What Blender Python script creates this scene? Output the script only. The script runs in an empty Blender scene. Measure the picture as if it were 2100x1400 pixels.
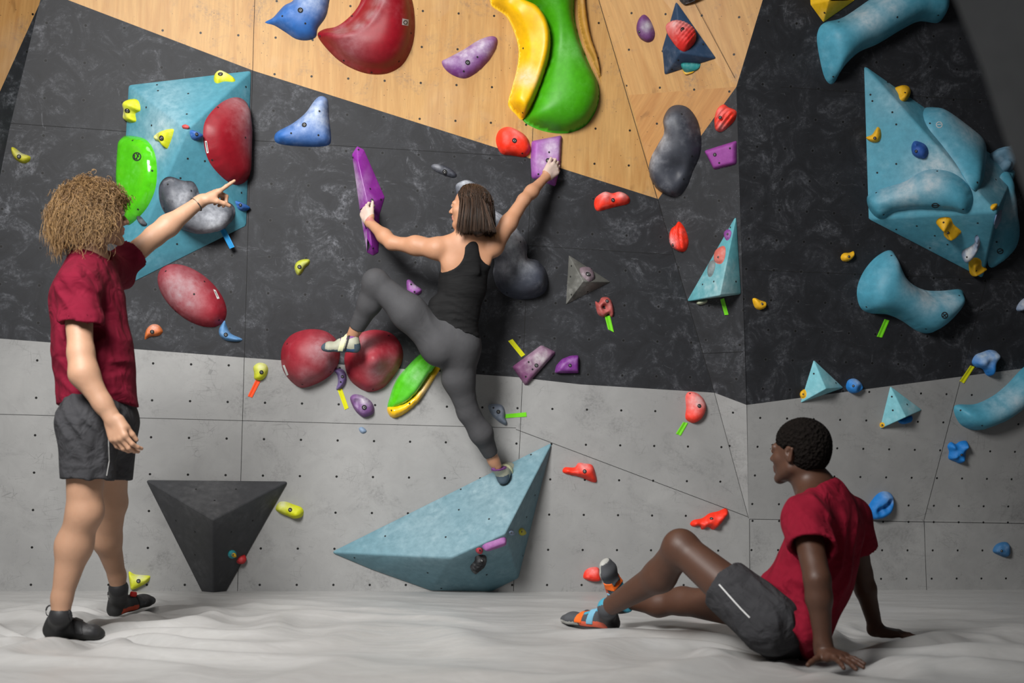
import bpy, bmesh, math, random
import numpy as np
from mathutils import Vector, Matrix, noise as mnoise
from mathutils.bvhtree import BVHTree
from mathutils.geometry import delaunay_2d_cdt

scene = bpy.context.scene
COL = scene.collection
# ------------------------------------------------------------------ camera
F_PX = 2400.0
CAM_H = 0.58
PITCH = math.atan(300 / F_PX)
ROLL = 0.012
CAMP = Vector((0, 0, CAM_H))
_f = Vector((0, math.cos(PITCH), math.sin(PITCH)))
_u0 = Vector((0, -math.sin(PITCH), math.cos(PITCH)))
_r0 = Vector((1, 0, 0))
_u = _u0 * math.cos(ROLL) - _r0 * math.sin(ROLL)
_r = _r0 * math.cos(ROLL) + _u0 * math.sin(ROLL)
cd = bpy.data.cameras.new('camera')
cam = bpy.data.objects.new('camera', cd)
COL.objects.link(cam)
M = Matrix((( _r.x, _u.x, -_f.x, CAMP.x), (_r.y, _u.y, -_f.y, CAMP.y), (_r.z, _u.z, -_f.z, CAMP.z), (0, 0, 0, 1)))
cam.matrix_world = M
cd.sensor_width = 36
cd.lens = F_PX / 2100 * 36
cd.clip_start = 0.05
cd.dof.use_dof = True
cd.dof.focus_distance = 5.9
cd.dof.aperture_fstop = 2.6
scene.camera = cam
# ------------------------------------------------------------------ world, lights, exposure
w = bpy.data.worlds.new('world'); scene.world = w; w.use_nodes = True
w.node_tree.nodes['Background'].inputs[0].default_value = (0.93, 0.96, 1.0, 1)
w.node_tree.nodes['Background'].inputs[1].default_value = 0.165
def area(name, loc, target, size, power, color=(1, 1, 1)):
    l = bpy.data.lights.new(name, 'AREA'); l.shape = 'RECTANGLE'; l.size = size[0]; l.size_y = size[1]
    l.energy = power; l.color = color
    o = bpy.data.objects.new(name, l); COL.objects.link(o); o.location = loc
    o.rotation_euler = (Vector(target) - Vector(loc)).to_track_quat('-Z', 'Y').to_euler()
    return o
k = area('key_light', (-1.9, 1.3, 3.5), (-0.45, 6.4, 1.1), (1.5, 1.5), 385, (1.0, 0.985, 0.96)); k.data.spread = math.radians(96)
k = area('ceiling_panel_light', (-1.2, 4.0, 5.6), (-0.3, 6.0, 0.0), (2.4, 1.0), 60, (1.0, 0.98, 0.95)); k.data.spread = math.radians(120)
scene.view_settings.view_transform = 'Standard'
scene.view_settings.look = 'None'
scene.view_settings.gamma = 1
scene.view_settings.exposure = -1.33
scene.view_settings.use_curve_mapping = False

# ------------------------------------------------------------------ geometry helpers
def ray(px, py):
    return (_f + _r * ((px - 1050) / F_PX) + _u * ((700 - py) / F_PX))
def J(px, py, Y):
    d = ray(px, py); return CAMP + d * (Y / d.y)
def ground(px, py, z=0.0):
    d = ray(px, py); return CAMP + d * ((z - CAM_H) / d.z)
class Plane:
    def __init__(s, o, n, uhint):
        s.o = Vector(o); s.n = Vector(n).normalized()
        if s.n.dot(CAMP - s.o) < 0: s.n = -s.n
        h = Vector(uhint); s.u = (h - s.n * h.dot(s.n)).normalized(); s.v = s.n.cross(s.u)
        if s.v.z < 0: s.v = -s.v
    def at(s, px, py, h=0.0):
        d = ray(px, py)
        t = (s.o + s.n * h - CAMP).dot(s.n) / d.dot(s.n)
        return CAMP + d * t
    def uv(s, p):
        q = p - s.o; return q.dot(s.u), q.dot(s.v)
    def p3(s, u, v, h=0.0):
        return s.o + s.u * u + s.v * v + s.n * h
def plane3(a, b, c, uhint=None):
    n = (b - a).cross(c - a); return Plane(a, n, uhint or (b - a))

def tag(o, label=None, cat=None, group=None, kind=None):
    if label: o['label'] = label
    if cat: o['category'] = cat
    if group: o['group'] = group
    if kind: o['kind'] = kind
    return o
def mesh_obj(name, verts, faces, mats, parent=None, origin=None, smooth=True, fmat=None, attrs=None):
    """verts world coords; children share the origin of their parent"""
    if parent is not None: origin = parent['_o']
    if origin is None:
        a = np.array([tuple(v) for v in verts]); origin = tuple(a.mean(axis=0))
    me = bpy.data.meshes.new(name)
    ox, oy, oz = origin[0], origin[1], origin[2]
    me.from_pydata([(v[0] - ox, v[1] - oy, v[2] - oz) for v in verts], [], [tuple(int(i) for i in f) for f in faces])
    if not isinstance(mats, (list, tuple)): mats = [mats]
    for m in mats: me.materials.append(m)
    if smooth: me.polygons.foreach_set('use_smooth', [True] * len(me.polygons))
    if fmat is not None: me.polygons.foreach_set('material_index', [int(i) for i in fmat])
    if attrs:
        for k, vals in attrs.items():
            at = me.attributes.new(k, 'FLOAT', 'POINT'); at.data.foreach_set('value', [float(x) for x in vals])
    me.update()
    o = bpy.data.objects.new(name, me); COL.objects.link(o)
    if parent is not None:
        o.parent = parent
    else:
        o.location = origin
    ORI[o.name] = tuple(origin)
    return o
ORI = {}
class _O(dict): pass
def child(name, verts, faces, mats, parent, **k):
    o = mesh_obj(name, verts, faces, mats, origin=ORI[parent.name], **k)
    o.location = (0, 0, 0); o.parent = parent
    return o
def empty(name, loc, label, cat, group=None):
    o = bpy.data.objects.new(name, None); COL.objects.link(o); o.location = loc; o.empty_display_size = 0.1
    ORI[o.name] = tuple(loc); tag(o, label, cat, group); return o

# ------------------------------------------------------------------ materials
class NB:
    def __init__(s, name):
        s.m = bpy.data.materials.new(name); s.m.use_nodes = True
        s.t = s.m.node_tree; s.b = s.t.nodes['Principled BSDF']
    def n(s, kind, **kw):
        nd = s.t.nodes.new(kind)
        for k, v in kw.items(): setattr(nd, k, v)
        return nd
    def set(s, sock, v):
        if hasattr(v, 'is_linked') or isinstance(v, bpy.types.NodeSocket): s.t.links.new(v, sock)
        else:
            if isinstance(v, (tuple, list)) and len(v) == 3 and sock.type == 'RGBA': v = (*v, 1)
            sock.default_value = v
    def math(s, op, a, b=0.0, c=None, clamp=False):
        nd = s.n('ShaderNodeMath', operation=op, use_clamp=clamp); s.set(nd.inputs[0], a); s.set(nd.inputs[1], b)
        if c is not None: s.set(nd.inputs[2], c)
        return nd.outputs[0]
    def vmath(s, op, a, b=(0, 0, 0)):
        nd = s.n('ShaderNodeVectorMath', operation=op); s.set(nd.inputs[0], a); s.set(nd.inputs[1], b)
        return nd.outputs['Value'] if op in ('LENGTH', 'DOT_PRODUCT', 'DISTANCE') else nd.outputs[0]
    def mix(s, f, a, b):
        nd = s.n('ShaderNodeMix', data_type='RGBA'); s.set(nd.inputs[0], f); s.set(nd.inputs[6], a); s.set(nd.inputs[7], b)
        return nd.outputs[2]
    def noise(s, vec, scale, detail=4, rough=0.55, dist=0.0):
        nd = s.n('ShaderNodeTexNoise'); s.set(nd.inputs['Vector'], vec); nd.inputs['Scale'].default_value = scale
        nd.inputs['Detail'].default_value = detail; nd.inputs['Roughness'].default_value = rough; nd.inputs['Distortion'].default_value = dist
        return nd.outputs['Fac']
    def vor(s, vec, scale, feature='DISTANCE_TO_EDGE'):
        nd = s.n('ShaderNodeTexVoronoi', feature=feature); s.set(nd.inputs['Vector'], vec); nd.inputs['Scale'].default_value = scale
        return nd.outputs['Distance']
    def ramp(s, f, lo, hi):
        nd = s.n('ShaderNodeMapRange'); nd.clamp = True; s.set(nd.inputs[0], f); s.set(nd.inputs[1], lo); s.set(nd.inputs[2], hi)
        return nd.outputs[0]
    def mapping(s, vec, scale=(1, 1, 1), rot=(0, 0, 0), loc=(0, 0, 0)):
        nd = s.n('ShaderNodeMapping'); s.set(nd.inputs[0], vec); nd.inputs['Scale'].default_value = scale
        nd.inputs['Rotation'].default_value = rot; nd.inputs['Location'].default_value = loc
        return nd.outputs[0]
    def attr(s, name):
        nd = s.n('ShaderNodeAttribute'); nd.attribute_name = name; return nd.outputs['Fac']
    def obj(s): return s.n('ShaderNodeTexCoord').outputs['Object']
    def uvc(s): return s.n('ShaderNodeTexCoord').outputs['UV']
    def bump(s, h, strength=0.3, dist=0.01):
        nd = s.n('ShaderNodeBump'); nd.inputs['Strength'].default_value = strength; nd.inputs['Distance'].default_value = dist
        s.set(nd.inputs['Height'], h); s.t.links.new(nd.outputs[0], s.b.inputs['Normal'])
    def out(s, color, rough=0.6, spec=0.4):
        s.set(s.b.inputs['Base Color'], color); s.set(s.b.inputs['Roughness'], rough); s.b.inputs['Specular IOR Level'].default_value = spec
        return s.m
def L(r, g, b):
    """sRGB 0-255 to linear"""
    f = lambda c: (c / 255) / 12.92 if c / 255 <= 0.04045 else ((c / 255 + 0.055) / 1.055) ** 2.4
    return (f(r), f(g), f(b))
_mc = {}
def plain(name, col, rough=0.6, spec=0.4, metal=0.0, bump=0.0, bscale=300):
    k = ('p', name)
    if k in _mc: return _mc[k]
    b = NB(name)
    if bump:
        n = b.noise(b.obj(), bscale, 3); b.bump(n, bump, 0.002)
    nz = b.noise(b.obj(), 35, 3)
    c2 = tuple(x * 0.82 for x in col)
    m = b.out(b.mix(nz, c2, tuple(min(1, x * 1.12) for x in col)), rough, spec); b.b.inputs['Metallic'].default_value = metal
    _mc[k] = m; return m
def resin(name, col, rough=0.62, chalkcol=(0.55, 0.55, 0.56), grain=0.25, spec=0.35, patchy=0.35):
    """polyurethane / painted wood hold: base colour, powdery chalk from the 'chalk' attribute and patches of dust"""
    k = ('r', name)
    if k in _mc: return _mc[k]
    b = NB(name); o = b.obj()
    ch = b.attr('chalk')
    nf = b.noise(o, 26, 6, 0.65); nl = b.noise(o, 7, 4, 0.6)
    nfine = b.noise(o, 160, 3, 0.7)
    f1 = b.math('MULTIPLY', ch, b.ramp(nf, 0.1, 0.7))
    dust = b.math('MULTIPLY', b.ramp(nl, 0.5, 0.75), patchy)
    dust = b.math('MULTIPLY', dust, b.ramp(nf, 0.4, 0.75))
    speck = b.math('MULTIPLY', b.ramp(nfine, 0.66, 0.72), 0.35)
    f = b.math('MAXIMUM', b.math('ADD', f1, dust, clamp=True), b.math('MULTIPLY', speck, patchy))
    base = b.mix(b.ramp(nf, 0.3, 0.7), tuple(x * 0.86 for x in col), tuple(min(1, x * 1.1) for x in col))
    c = b.mix(f, base, chalkcol)
    b.bump(b.noise(o, 420, 2), grain, 0.0015)
    r = b.math('ADD', b.math('MULTIPLY', f, 0.3), rough, clamp=True)
    m = b.out(c, r, spec); _mc[k] = m; return m

def nuts(b, sx, sy, ox, oy, rad):
    uv = b.uvc()
    sc = b.n('ShaderNodeMapping'); b.set(sc.inputs[0], uv)
    sc.inputs['Location'].default_value = (-ox / sx + 0.5, -oy / sy + 0.5, 0); sc.inputs['Scale'].default_value = (1 / sx, 1 / sy, 1)
    fr = b.vmath('FRACTION', sc.outputs[0])
    d = b.vmath('SUBTRACT', fr, (0.5, 0.5, 0)); d = b.vmath('MULTIPLY', d, (sx, sy, 0))
    ln = b.vmath('LENGTH', d)
    return b.math('LESS_THAN', ln, rad), b.math('LESS_THAN', ln, rad * 1.9)
def wall_dark(nut, name='black_painted_plywood'):
    b = NB(name); uv = b.uvc()
    big = b.noise(uv, 1.6, 5, 0.6, 0.6); mid = b.noise(uv, 6, 6, 0.7, 1.2); fine = b.noise(uv, 45, 6, 0.75)
    st = b.noise(b.mapping(uv, (3, 16, 1), (0, 0, 0.6)), 2.2, 6, 0.7, 1.5)
    st2 = b.noise(b.mapping(uv, (14, 4, 1), (0, 0, 0.5), (3, 1, 0)), 2.0, 5, 0.7, 1.0)
    chalk = b.math('MULTIPLY', b.ramp(mid, 0.5, 0.74), b.ramp(fine, 0.42, 0.68))
    chalk = b.math('MULTIPLY', chalk, b.ramp(big, 0.38, 0.66))
    sw = b.math('MULTIPLY', b.math('MAXIMUM', b.ramp(st, 0.64, 0.8), b.ramp(st2, 0.66, 0.82)), 0.35)
    vd = b.vor(b.mapping(uv, (1, 1.7, 1), (0, 0, 0.4)), 55, 'F1')
    sp = b.math('MULTIPLY', b.math('LESS_THAN', vd, 0.10), b.ramp(mid, 0.5, 0.66))
    sp = b.math('MULTIPLY', sp, 0.75)
    sc = b.vor(b.vmath('ADD', b.mapping(uv, (1, 3.4, 1), (0, 0, -0.7)), (0, 0, 0)), 9)
    scr = b.math('MULTIPLY', b.math('LESS_THAN', sc, 0.006), b.ramp(st, 0.56, 0.7))
    f = b.math('MAXIMUM', b.math('ADD', b.math('MULTIPLY', chalk, 0.85), sw, clamp=True), b.math('MULTIPLY', scr, 0.4))
    f = b.math('MAXIMUM', f, sp)
    base = b.mix(b.ramp(mid, 0.3, 0.75), (0.011, 0.0115, 0.0138), (0.024, 0.0258, 0.031))
    c = b.mix(f, base, (0.30, 0.31, 0.345))
    h, ring = nuts(b, *nut)
    c = b.mix(b.math('MULTIPLY', ring, 0.05), c, (0.16, 0.16, 0.17))
    c = b.mix(h, c, (0.003, 0.003, 0.003))
    b.bump(b.math('SUBTRACT', b.math('MULTIPLY', fine, 0.25), h), 0.25, 0.004)
    return b.out(c, 0.62, 0.35)
def wall_grey(nut, name='grey_scuffed_plywood'):
    b = NB(name); uv = b.uvc()
    big = b.noise(uv, 1.3, 5, 0.6, 0.5); mid = b.noise(uv, 7, 6, 0.7, 0.8); fine = b.noise(uv, 60, 6, 0.8)
    patch = b.math('MULTIPLY', b.ramp(b.noise(uv, 3.1, 7, 0.72, 0.6), 0.53, 0.66), b.ramp(fine, 0.4, 0.68))
    v1 = b.vor(b.mapping(b.vmath('ADD', uv, (3.1, 0.2, 0)), (1, 4.5, 1), (0, 0, 0.9)), 7)
    v2 = b.vor(b.mapping(uv, (4, 1, 1), (0, 0, 0.5)), 8)
    m1 = b.ramp(b.noise(uv, 5, 4, 0.7, 0.5), 0.52, 0.66)
    scr = b.math('MULTIPLY', b.math('MAXIMUM', b.math('LESS_THAN', v1, 0.016), b.math('LESS_THAN', v2, 0.013)), m1)
    vd = b.vor(uv, 70, 'F1')
    sp = b.math('MULTIPLY', b.math('LESS_THAN', vd, 0.1), b.ramp(b.noise(uv, 12, 3), 0.5, 0.6))
    base = b.mix(b.ramp(big, 0.35, 0.7), (0.265, 0.265, 0.263), (0.335, 0.335, 0.33))
    base = b.mix(b.math('MULTIPLY', b.ramp(mid, 0.35, 0.7), 0.45), base, (0.225, 0.225, 0.223))
    c = b.mix(b.math('MULTIPLY', patch, 0.6), base, (0.075, 0.075, 0.077))
    c = b.mix(b.math('MULTIPLY', scr, 0.38), c, (0.09, 0.09, 0.09))
    c = b.mix(b.math('MULTIPLY', sp, 0.5), c, (0.1, 0.1, 0.1))
    h, ring = nuts(b, *nut)
    c = b.mix(h, c, (0.004, 0.004, 0.004))
    b.bump(b.math('SUBTRACT', b.math('MULTIPLY', fine, 0.3), h), 0.2, 0.004)
    return b.out(c, 0.68, 0.3)
def wall_wood(nut, tint=(1, 1, 1), name='bare_birch_plywood', rot=0.0):
    b = NB(name); uv = b.mapping(b.uvc(), (1, 1, 1), (0, 0, rot))
    g = b.noise(b.mapping(uv, (26, 1.6, 1)), 3.0, 7, 0.72, 0.6)
    g2 = b.noise(b.mapping(uv, (9, 0.9, 1)), 1.4, 5, 0.6, 1.4)
    big = b.noise(uv, 1.5, 4, 0.6, 0.4)
    a = (0.55 * tint[0], 0.315 * tint[1], 0.112 * tint[2]); d = (0.38 * tint[0], 0.185 * tint[1], 0.055 * tint[2])
    base = b.mix(b.ramp(g, 0.3, 0.75), a, tuple(x * 0.72 for x in a))
    base = b.mix(b.math('MULTIPLY', b.ramp(g2, 0.42, 0.72), 0.8), base, d)
    knot = b.math('MULTIPLY', b.ramp(b.noise(b.mapping(uv, (4, 1.6, 1)), 2.6, 2, 0.4, 0.3), 0.70, 0.76), 0.55)
    base = b.mix(knot, base, tuple(x * 0.55 for x in d))
    dirt = b.math('MULTIPLY', b.ramp(b.noise(uv, 4, 6, 0.75, 0.8), 0.53, 0.68), b.ramp(b.noise(uv, 60, 5, 0.8), 0.42, 0.66))
    c = b.mix(b.math('MULTIPLY', dirt, 0.8), base, (0.10, 0.09, 0.09))
    ch = b.math('MULTIPLY', b.ramp(big, 0.55, 0.8), 0.25)
    c = b.mix(ch, c, (0.6, 0.54, 0.46))
    vd = b.vor(uv, 34, 'F1')
    sp = b.math('MULTIPLY', b.math('LESS_THAN', vd, 0.09), b.ramp(b.noise(uv, 7, 3), 0.48, 0.58))
    c = b.mix(b.math('MULTIPLY', sp, 0.8), c, (0.03, 0.02, 0.015))
    h, ring = nuts(b, *nut)
    c = b.mix(h, c, (0.008, 0.006, 0.004))
    b.bump(b.math('SUBTRACT', b.math('MULTIPLY', g, 0.2), h), 0.2, 0.003)
    return b.out(c, 0.5, 0.35)
# ------------------------------------------------------------------ the climbing wall
YAW, OVER = math.radians(8.0), math.radians(7.5)
A0 = ground(1050, 1212)
tA = Vector((math.cos(YAW), math.sin(YAW), 0))
nA = Vector((math.sin(YAW) * math.cos(OVER), -math.cos(YAW) * math.cos(OVER), -math.sin(OVER)))
A = Plane(A0, nA, tA)
R5 = A.at(1535, 1062)
R2 = A.at(1510, 178, 0.34)
YC = math.radians(11)
Cp = plane3(R5, R5 + Vector((math.cos(YC), math.sin(YC), 0)), R2, (math.cos(YC), math.sin(YC), 0))
Bp = plane3(A.at(1290, 195), R5, R2, tA)
B2p = plane3(A.at(1290, 195), A.at(1150, -250), R2, tA)
R1 = Cp.at(1640, -250)
dB0 = ground(1537, 1212)
Dp = plane3(R5, R5 + Vector((math.cos(YC), math.sin(YC), 0)), A.at(1537, 1212), (math.cos(YC), math.sin(YC), 0))
K = [A.at(150, -250), A.at(80, 10), A.at(20, 262), A.at(-8, 400), A.at(-60, 690), A.at(-150, 1260)]
ndir = Vector((-0.55, -0.83, -0.06))

def nutparams(pl, px, py, sx, sy, rad=0.0065):
    u, v = pl.uv(pl.at(px, py)); return (sx, sy, u, v, rad)
NA = nutparams(A, 311.9, 820.6, 0.2, 0.2)
NB_ = nutparams(Bp, 1503, 846, 0.2, 0.2)
NC = nutparams(Cp, 1717, 919, 0.165, 0.17)
ND = nutparams(Dp, 1809, 1128, 0.165, 0.17)
darkA, greyA, woodA = wall_dark(NA), wall_grey(NA), wall_wood(NA)
darkB, greyB = wall_dark(NB_), wall_grey(NB_)
woodB, woodB2 = wall_wood(NB_, (0.93, 0.82, 0.72), 'warm_birch_plywood', 0.5), wall_wood(NB_, (1, 0.97, 0.95), 'bare_birch_plywood', -0.4)
darkC, greyC, greyD = wall_dark(NC), wall_grey(NC), wall_grey(ND)
gap = plain('seam_gap', (0.012, 0.012, 0.012), 0.9)

def wall(name, label, polys, uvplane, seams=(), back=0.10):
    """polys: list of (points3d, material); extruded backwards so the wall has a real thickness"""
    mats, verts, faces, fm = [], [], [], []
    for pts, m in polys:
        if m not in mats: mats.append(m)
        i0 = len(verts); verts += pts; faces.append(list(range(i0, i0 + len(pts)))); fm.append(mats.index(m))
    nf = len(faces)
    for pts, m in polys:
        i0 = len(verts); verts += [p - uvplane.n * back for p in pts]; faces.append(list(range(i0, i0 + len(pts)))[::-1]); fm.append(mats.index(m))
    if seams: mats.append(gap)
    for pl, a, b_, wd in seams:
        p, q = pl.at(*a, 0.0012), pl.at(*b_, 0.0012)
        s = (q - p).cross(pl.n).normalized() * wd * 0.5
        i0 = len(verts); verts += [p - s, q - s, q + s, p + s]; faces.append([i0, i0 + 1, i0 + 2, i0 + 3]); fm.append(len(mats) - 1)
    o = mesh_obj(name, verts, faces, mats, origin=tuple(verts[0]), smooth=False, fmat=fm)
    me = o.data; uvl = me.uv_layers.new(name='UVMap')
    oo = Vector(tuple(verts[0]))
    for lp in me.loops:
        uvl.data[lp.index].uv = uvplane.uv(Vector(me.vertices[lp.vertex_index].co) + oo)
    tag(o, label, kind='structure'); return o
a = A.at
wall('wall_back', 'broad back climbing wall in bare plywood, black paint and scuffed grey paint', [
    ([a(100, -15), a(520, 145), a(1350, 408), a(1290, 195), a(1150, -250), a(150, -250)], woodA),
    ([a(100, -15), K[1], K[2], K[3], K[4], a(0, 694), a(500, 733), a(1058, 773), a(1190, 788), a(1465, 805), a(1350, 408), a(520, 145)], darkA),
    ([K[4], K[5], a(1537, 1260), R5, a(1465, 805), a(1190, 788), a(1058, 773), a(500, 733), a(0, 694)], greyA)], A,
    [(A, (524, -60), (487, 1212), .0026), (A, (1093, 262), (1053, 1212), .0026), (A, (14, 252), (520, 288), .0022), (A, (520, 288), (1085, 322), .0022),
     (A, (1080, 503), (1378, 522), .0022), (A, (-40, 848), (1058, 877), .0022), (A, (1058, 880), (1533, 1059), .0026),
     (A, (1228, 0), (1465, 805), .0035), (A, (1465, 805), (1535, 1062), .0026)])
bq = Bp.at(1440, 275)
wall('wall_corner', 'narrow wedge facet between back wall and dark right wall', [
    ([a(1290, 195), a(1350, 408), bq, R2], woodB),
    ([a(1150, -250), a(1290, 195), R2], woodB2),
    ([a(1150, -250), R2, R1], woodB2),
    ([a(1350, 408), a(1465, 805), Bp.at(1531, 830), R2, bq], darkB),
    ([a(1465, 805), R5, Bp.at(1531, 830)], greyB)], Bp,
    [(Bp, (1440, 724), (1524, 721), .0022), (B2p, (1400, -40), (1507, 160), .0022)], back=0.05)
cu = (math.cos(YC), math.sin(YC), 0)
wall('wall_right', 'black painted overhanging right climbing wall with grey lower band', [
    ([R1, R2, Cp.at(1532, 830), Cp.at(2100, 755), Cp.at(2600, 690), Cp.at(2600, -250)], darkC),
    ([Cp.at(1532, 830), R5, Cp.at(2600, 1075), Cp.at(2600, 690), Cp.at(2100, 755)], greyC)], Cp,
    [(Cp, (1536, 553), (2300, 583), .0022), (Cp, (1600, 178), (2250, 222), .0022), (Cp, (2023, 575), (1895, 1065), .0026)], back=0.06)
R5b = Cp.at(2600, 1075)
DL = Dp.at(1537, 1262); DR = Dp.at(2600, 1262)
wall('wall_right_lower', 'grey kicker panel under the overhanging right wall', [([R5, DL, DR, R5b], greyD)], Dp,
     [(Dp, (1895, 1067), (1902, 1262), .0026), (Dp, (1537, 1064), (1538, 1262), .0026), (Dp, (1537, 1064), (2300, 1076), .0026)], back=0.05)
# left return of the wall
def out(k, d): return K[k] + ndir * d
Fp = plane3(K[1], K[3], out(1, 1.0), ndir)
darkF, woodF = wall_dark(nutparams(Fp, -60, 400, .2, .2)), wall_wood(nutparams(Fp, -60, 400, .2, .2), (0.9, 0.86, 0.85))
def fq(px, py): return Fp.at(px, py)
wall('wall_left', 'left return facet of the climbing wall, plywood above black paint', [
    ([K[0], K[1], fq(-60, 320), out(3, 1.6), out(0, 1.6)], woodF),
    ([K[1], K[2], K[3], K[4], out(4, 1.6), out(3, 1.6), fq(-60, 320)], darkF),
    ([K[4], K[5], out(5, 1.6), out(4, 1.6)], wall_grey(nutparams(Fp, -60, 400, .2, .2)))], Fp)
# out of focus wall edge close to the camera, upper right
Gp = Plane(J(2000, 150, 1.35), (-0.35, -1, 0.0), (1, 0, 0))
gl = [Gp.at(1930, -60), Gp.at(1962, 10), Gp.at(2010, 130), Gp.at(2062, 290), Gp.at(2112, 420), Gp.at(2190, 560), Gp.at(2700, 620), Gp.at(2700, -60)]
gn = len(gl); gb = [p + Vector((0.09, 0.12, 0)) for p in gl]
o = mesh_obj('wall_near', gl + gb, [list(range(gn)), list(range(gn, 2 * gn))[::-1]] + [[i, (i + 1) % gn, (i + 1) % gn + gn, i + gn] for i in range(gn)],
             plain('near_grey_panel', (0.66, 0.66, 0.65), 0.8), smooth=False)
tag(o, 'blurred grey wall edge close by in the upper right corner', kind='structure')

sw = [Vector((3.15, 2.2, -.1)), Vector((3.25, 7.4, -.1)), Vector((3.25, 7.4, 5.2)), Vector((3.15, 2.2, 5.2))]; sw += [p + Vector((.12, 0, 0)) for p in sw]  # added wall, out of view: keeps ambient light from the right off the overhang
o = mesh_obj('right_light_blocker', sw, [(0, 1, 2, 3), (7, 6, 5, 4), (0, 4, 5, 1), (1, 5, 6, 2), (2, 6, 7, 3), (3, 7, 4, 0)], plain('light_blocker_dark', (0.05, 0.05, 0.055), 0.8), smooth=False)
tag(o, 'dark wall added out of view at the right to block light', kind='structure')

# ------------------------------------------------------------------ padded mat
FOOT1, FOOT2 = ground(140, 1302), ground(265, 1255)
SEAT = ground(1640, 1330); HN = ground(1685, 1358); HF = ground(1800, 1303)
FLATS = [(ground(1210, 1286), .17, -.012), (ground(1262, 1250), .10, -.012), (ground(1690, 1356), .17, -.022), (ground(1735, 1372), .19, -.034), (ground(1825, 1302), .17, -.012), (ground(265, 1256), .14, -.014), (ground(130, 1306), .12, -.012)]
def mat_h(x, y):
    z = 0.0
    z += 0.006 * math.sin(1.3 * x + 0.6 * y) * math.sin(1.1 * y + 0.5)
    for c, amp, rad, n, ph in ((FOOT1, 0.05, 0.20, 11, 0.4), (FOOT2, 0.022, 0.13, 9, 1.1), (SEAT, 0.045, 0.26, 9, 2.0), (HN, 0.02, 0.09, 7, 0.3), (HF, 0.018, 0.10, 7, 0.9)):
        dx, dy = x - c.x, y - c.y; r = math.hypot(dx * 0.8, dy)
        th = math.atan2(dy, dx)
        z -= amp * math.exp(-(r / rad) ** 2)
        env = math.exp(-(r / (rad * 5.0)) ** 1.6) * (1 - math.exp(-(r / (rad * 0.8)) ** 2))
        wob = th + 0.30 * math.sin(1.3 * r / rad + c.x) + 0.10 * math.sin(4 * th + 3 * r)
        s = (0.5 + 0.5 * math.cos(wob * n + 2 * ph)) ** 1.7; z += amp * 0.85 * env * (s * 1.2 - 0.35)
    n1 = mnoise.noise(Vector((x * 0.9, y * 3.2 + 0.35 * x, 3.3)))
    z += 0.010 * n1 + 0.004 * mnoise.noise(Vector((x * 3 + y, y * 9, 1.0)))
    # long diagonal folds in the foreground
    u = (x - 0.9) * 0.42 - (y - 3.9) * 0.9
    z += 0.022 * math.exp(-(u / 0.10) ** 2) * (1 / (1 + math.exp(-(x - 0.1) * 5)))
    u = (x - 0.2) * 0.6 - (y - 3.5) * 0.8
    z += 0.018 * math.exp(-(u / 0.09) ** 2) * (1 / (1 + math.exp(-(x - 0.0) * 4)))
    for c, rr, z0 in FLATS:
        g = math.exp(-(((x - c.x) ** 2 + (y - c.y) ** 2) / rr ** 2) ** 1.5); z = z * (1 - g) + z0 * g
    edge = min(1, max(0, (A0.y + 0.14 * x - y - 0.02) / 0.25))
    return z * (0.25 + 0.75 * edge)
xs = np.concatenate([np.linspace(-5.2, -2.3, 30)[:-1], np.linspace(-2.3, 2.4, 430), np.linspace(2.4, 6, 30)[1:]])
ys = np.concatenate([np.linspace(-1.0, 2.4, 40)[:-1], np.linspace(2.4, 5.6, 300)[:-1], np.linspace(5.6, 8.3, 90)])
mv = [(x, y, mat_h(x, y)) for y in ys for x in xs]
nx_, ny_ = len(xs), len(ys)
mf = [(j * nx_ + i, j * nx_ + i + 1, (j + 1) * nx_ + i + 1, (j + 1) * nx_ + i) for j in range(ny_ - 1) for i in range(nx_ - 1)]
b = NB('grey_vinyl_mat'); oc = b.obj()
n1 = b.noise(b.mapping(oc, (1, 2.5, 1)), 2.5, 6, 0.65, 0.6); n2 = b.noise(oc, 14, 5, 0.7)
cc = b.mix(b.ramp(n1, 0.3, 0.7), (0.35, 0.345, 0.338), (0.42, 0.418, 0.412))
cc = b.mix(b.math('MULTIPLY', b.ramp(n2, 0.5, 0.75), 0.25), cc, (0.5, 0.5, 0.5))
sp_ = b.math('MULTIPLY', b.ramp(b.noise(b.mapping(oc, (2, 5, 1)), 6, 6, 0.8), 0.63, 0.75), 0.35)
cc = b.mix(sp_, cc, (0.2, 0.2, 0.2))
b.bump(b.math('ADD', b.math('MULTIPLY', b.noise(b.mapping(oc, (1.2, 2.6, 1), (0, 0, 0.35)), 4, 2, 0.5, 1.0), 0.7), b.math('MULTIPLY', n2, 0.05)), 0.22, 0.03)
matm = b.out(cc, 0.42, 0.45)
o = mesh_obj('floor', mv, mf, matm, origin=(0, 0, 0)); tag(o, 'soft grey vinyl landing mat with sagging folds', kind='structure')
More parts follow.
